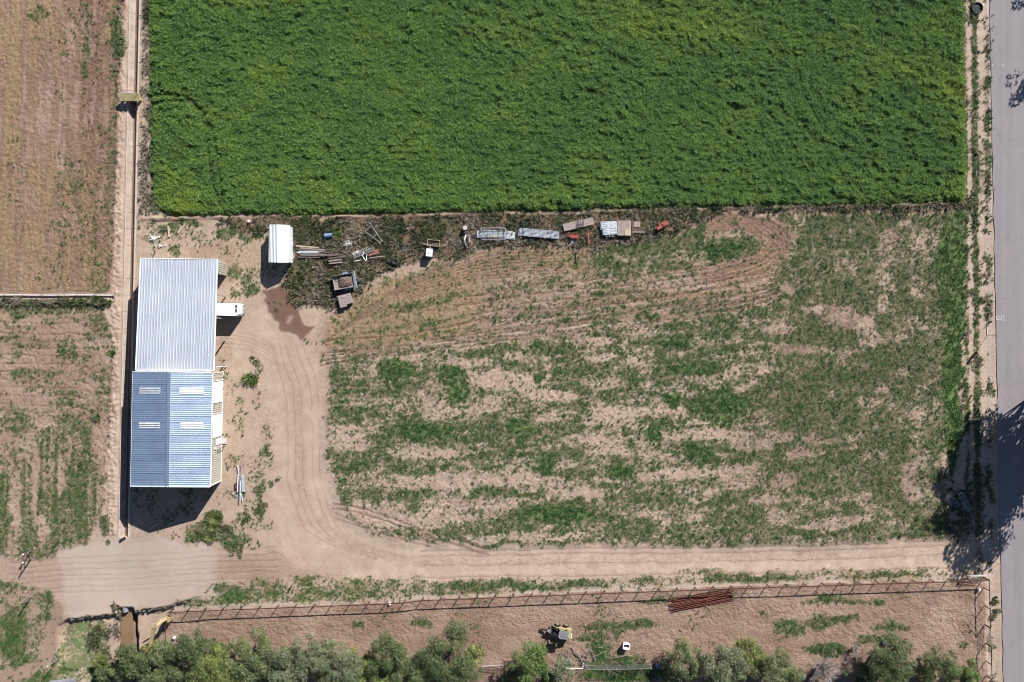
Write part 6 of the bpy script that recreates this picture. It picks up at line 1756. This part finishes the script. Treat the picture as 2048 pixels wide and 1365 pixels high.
# dead grey trees
def dead_tree(label, px, py, r, h, seed, n=60):
    r_ = np.random.default_rng(seed); b = W(px, py, h*.6); q = Vector((b.x, b.y, gz(b.x, b.y)))
    root = thing('dead_tree', label, 'tree', q, 0, 'dead grey trees at the bottom')
    MB().tube((0, 0, -.2), (.1, 0, h*.3), .14, 7, .1).build('trunk', M['brush_grey'], root)
    mb = MB()
    for k in range(n):
        a_ = r_.uniform(0, 6.28); el = r_.uniform(.35, 1.35)
        d = Vector((math.cos(a_)*math.cos(el), math.sin(a_)*math.cos(el), math.sin(el)))
        L = min(r/ max(.25, math.cos(el)), h*.75)*r_.uniform(.7, 1.05)
        p0 = Vector((.1, 0, h*r_.uniform(.15, .3))); p1 = p0+d*L*.5+Vector(r_.normal(0, .12, 3)); p2 = p1+(d+Vector(r_.normal(0, .2, 3))).normalized()*L*.5
        mb.tube(p0, p1, .045, 4, .03, False).tube(p1, p2, .03, 4, .008, False)
        for j in range(6):
            s = p1.lerp(p2, r_.uniform(-.4, .9)); e = s+(d+Vector(r_.normal(0, .55, 3))).normalized()*L*r_.uniform(.15, .32)
            mb.tube(s, e, .016, 3, .005, False)
    mb.build('branches', M['brush_grey'], root)
dead_tree('large bare grey tree between the olive and the big dark tree', 1650, 1342, 3.4, 4.0, 61, 95)
dead_tree('smaller bare grey tree among the pale olive trees', 1398, 1355, 2.0, 3.2, 62, 50)
dead_tree('bare grey branches leaning out left of the big dark tree', 1712, 1300, 1.6, 2.0, 63, 22)
# pile of cut branches
r_ = np.random.default_rng(77)
for k in range(26):
    c0 = np.array([1165+r_.normal(0, 20), 1318+r_.normal(0, 10)]); a_ = r_.normal(2.5, .7); L = r_.uniform(14, 44)
    p0 = (c0[0]-L/2*math.cos(a_), c0[1]-L/2*math.sin(a_)*-1); p1 = (c0[0]+L/2*math.cos(a_), c0[1]+L/2*math.sin(a_)*-1)
    pm = W((p0[0]+p1[0])/2+r_.normal(0, 2), (p0[1]+p1[1])/2+r_.normal(0, 2)); pa_ = W(*p0); pb_ = W(*p1)
    for q in (pa_, pm, pb_): q.z = gz(q.x, q.y)+r_.uniform(.05, .35)
    mb = MB(pa_).tube(pa_, pm, .06, 5, .045).tube(pm, pb_, .045, 5, .015)
    for j in range(3):
        s = pm.lerp(pb_, r_.uniform(-.5, .8)); mb.tube(s, s+Vector(r_.normal(0, .35, 3))*Vector((1, 1, .2)), .018, 4, .006)
    tag(mb.build('cut_branch', M['brush'], None, pa_), 'bare cut branch in the tangle below the skid steer loader', 'branch', 'cut branches heaped below the loader')

# ---- shrubs and tall grass clumps
def shrub(label, px, py, r, h, mat, seed, n=500, size=.10, spiky=True, name='shrub', group=None):
    r_ = np.random.default_rng(seed); q = G(px, py)
    root = thing(name, label, 'shrub', q, 0, group)
    nc = r_.integers(5, 9); ax = r_.uniform(0, 3.14); st = r_.uniform(1.1, 1.9)
    cen = r_.normal(0, r*.42, (nc, 2))*np.array([st, 1/st]); ca, sa = math.cos(ax), math.sin(ax)
    cen = np.stack([cen[:, 0]*ca-cen[:, 1]*sa, cen[:, 0]*sa+cen[:, 1]*ca], 1)
    which = r_.integers(0, nc, n); big = r_.uniform(.4, 1.15, nc)[which]
    a_ = r_.uniform(0, 6.28, n); u = np.sqrt(r_.random(n))*r*.32*big
    base = np.stack([cen[which, 0]+u*np.cos(a_), cen[which, 1]+u*np.sin(a_), np.full(n, .02)], 1)
    el = r_.uniform(.35, 1.45, n); az = a_+r_.normal(0, .7, n)
    d = np.stack([np.cos(az)*np.cos(el), np.sin(az)*np.cos(el), np.sin(el)], 1)
    L = (h*big*r_.uniform(.35, 1.05, n))[:, None]
    s = np.stack([-np.sin(az), np.cos(az), np.zeros(n)], 1)*(size*r_.uniform(.5, 1.2, n)/2)[:, None]
    mid = base+d*L*.6; end = mid+(d-np.array([0, 0, .35]))*L*.4
    V = np.stack([base-s*.4, base+s*.4, mid+s, end+s*.2, end-s*.2, mid-s], 1).reshape(-1, 3)
    I = np.arange(n*6).reshape(n, 6)
    F = np.concatenate([I[:, [0, 1, 2, 5]], I[:, [5, 2, 3, 4]]])
    mesh_obj('foliage', np_mesh('foliage', V, F), mat, root)
    MB().tube((0, 0, -.1), (0, 0, h*.3), .04, 5, .02).build('stem', M['bark'], root)
    return root
SH = [('bright green spiky plant on the dirt before the workshop doors', 499, 757, .9, 1.5, 'fol_bright', 420),
 ('leafy weed clump above the spiky plant', 512, 722, 1.0, .5, 'fol_olive', 420),
 ('tall grassy shrub beside the workshop shadow tip', 432, 1036, 1.5, .9, 'fol_yellow', 800),
 ('broad dark shrub at the lower edge of the workshop shadow', 398, 1068, 1.8, .8, 'fol_olive', 950),
 ('olive shrub right of the broad dark one', 440, 1066, 1.7, .9, 'fol_grey', 950),
 ('green shrub nearest the crossing above the drive', 470, 1090, 1.4, .6, 'fol_olive', 650),
 ('small dry green shrub left of the drive bend', 490, 1040, .7, .5, 'fol_dark', 260),
 ('grey green weed clump beside the drive', 546, 966, .6, .4, 'fol_grey', 220),
 ('narrow green weed clump along the drive edge', 517, 1018, .8, .45, 'fol_dark', 300),
 ('grey weed clump above the narrow green one', 521, 980, .7, .4, 'fol_grey', 240),
 ('upright dark weed at the foot of the western canal bank', 197, 832, .8, .9, 'fol_dark', 160),
 ('pale tall weed standing above the crop on its left side', 356, 300, 1.3, 1.7, 'fol_yellow', 620),
 ('small pale weed standing above the crop near the top', 925, 65, .8, 1.4, 'fol_grey', 300),
 ('weed clump at the right edge of the crop', 1918, 190, .9, 1.4, 'fol_yellow', 360),
 ('pale dry clump at the lower left corner of the crop', 310, 412, 1.6, .9, 'fol_grey', 700),
 ('greenish brown shrub beside the lying gates', 1905, 1035, 1.6, 1.1, 'fol_olive', 800),
 ('green roadside shrub by the paddock corner', 1988, 1200, .6, .8, 'fol_olive', 300),
 ('brown green roadside shrub below the green one', 1990, 1222, .8, .8, 'fol_grey', 380),
 ('low grey bush on the pale verge beside the crop bottom', 1962, 565, .8, .5, 'fol_grey', 320),
 ('low grey bush below the first verge bush', 1966, 600, .8, .5, 'fol_dark', 320),
 ('dark weed bush in the shade of the utility box', 1955, 722, .9, .5, 'fol_grey', 300),
 ('green bushy weed on the bank of the western ditch pipe', 190, 604, .9, .7, 'fol_bright', 340),
 ('bright green weed beside the blue barrel', 678, 475, .9, .8, 'fol_bright', 360),
 ('dark leafy bush left of the flat cart', 610, 570, 1.6, .7, 'fol_dark', 900),
 ('green leafy bush above the utility trailer', 735, 548, 1.4, .6, 'fol_bright', 700),
 ('leafy bush beside the utility trailer tail', 655, 590, 1.3, .6, 'fol_dark', 600),
 ('row of green weeds on the western canal bank', 224, 705, .7, .7, 'fol_bright', 420),
 ('dark weeds at the western foot of the canal', 213, 1052, 1.2, .7, 'fol_dark', 560),
 ('brown green shrub on the ditch bank left of the muddy water', 190, 1262, 1.4, .7, 'fol_olive', 500),
]
for k, (lab, px, py, r, h, m_, n_) in enumerate(SH):
    shrub(lab, px, py, r*1.1, h*.8, M[m_], 500+k, int(n_*.9), .085)

# ---- trees across the road whose shade falls into the picture
for k, (lab, px, py, r, h, dn_, ln_) in enumerate([
  ('tall leafy tree across the road casting the widest shade', 2112, 775, 5.6, 13.0, .9, (-1.5, 0)),
  ('leafy tree across the road below the tall one', 2112, 835, 5.2, 13.0, .85, (-1.0, 0)),
  ('tallest tree across the road whose shade reaches the lying gates', 2108, 790, 5.4, 15.5, 1.0, (-3.4, 0)),
  ('lower roadside tree casting the near shade', 2116, 805, 4.8, 9.0, .8, (-1.0, 0)),
  ('thin crowned tree across the road above the drive mouth', 2110, 885, 5.0, 14.5, .6, (-2.6, 0)),
  ('leaning tree across the road nearest the junk strip side', 2106, 735, 4.6, 13.5, .9, (-2.6, 0))]):
    s = 1-h*.62/CAM_H
    tree(lab, 1024+(px-1024)/s, 682.5+(py-682.5)/s, r, h, M['fol_dark'], 800+k, dn_*1.6, .26, name='roadside_tree', group='trees on the far side of the road', clumps=44, lean=ln_)
for k, (lab, px, py, r, h) in enumerate([('small roadside tree casting the light shade on the upper road', 2108, 72, 2.8, 8.0), ('roadside tree beyond the top right corner', 2112, -104, 2.2, 7.0)]):
    s = 1-h*.62/CAM_H
    tree(lab, 1024+(px-1024)/s, 682.5+(py-682.5)/s, r, h, M['fol_olive'], 850+k, .32, .2, name='roadside_tree', group='trees on the far side of the road', clumps=16)
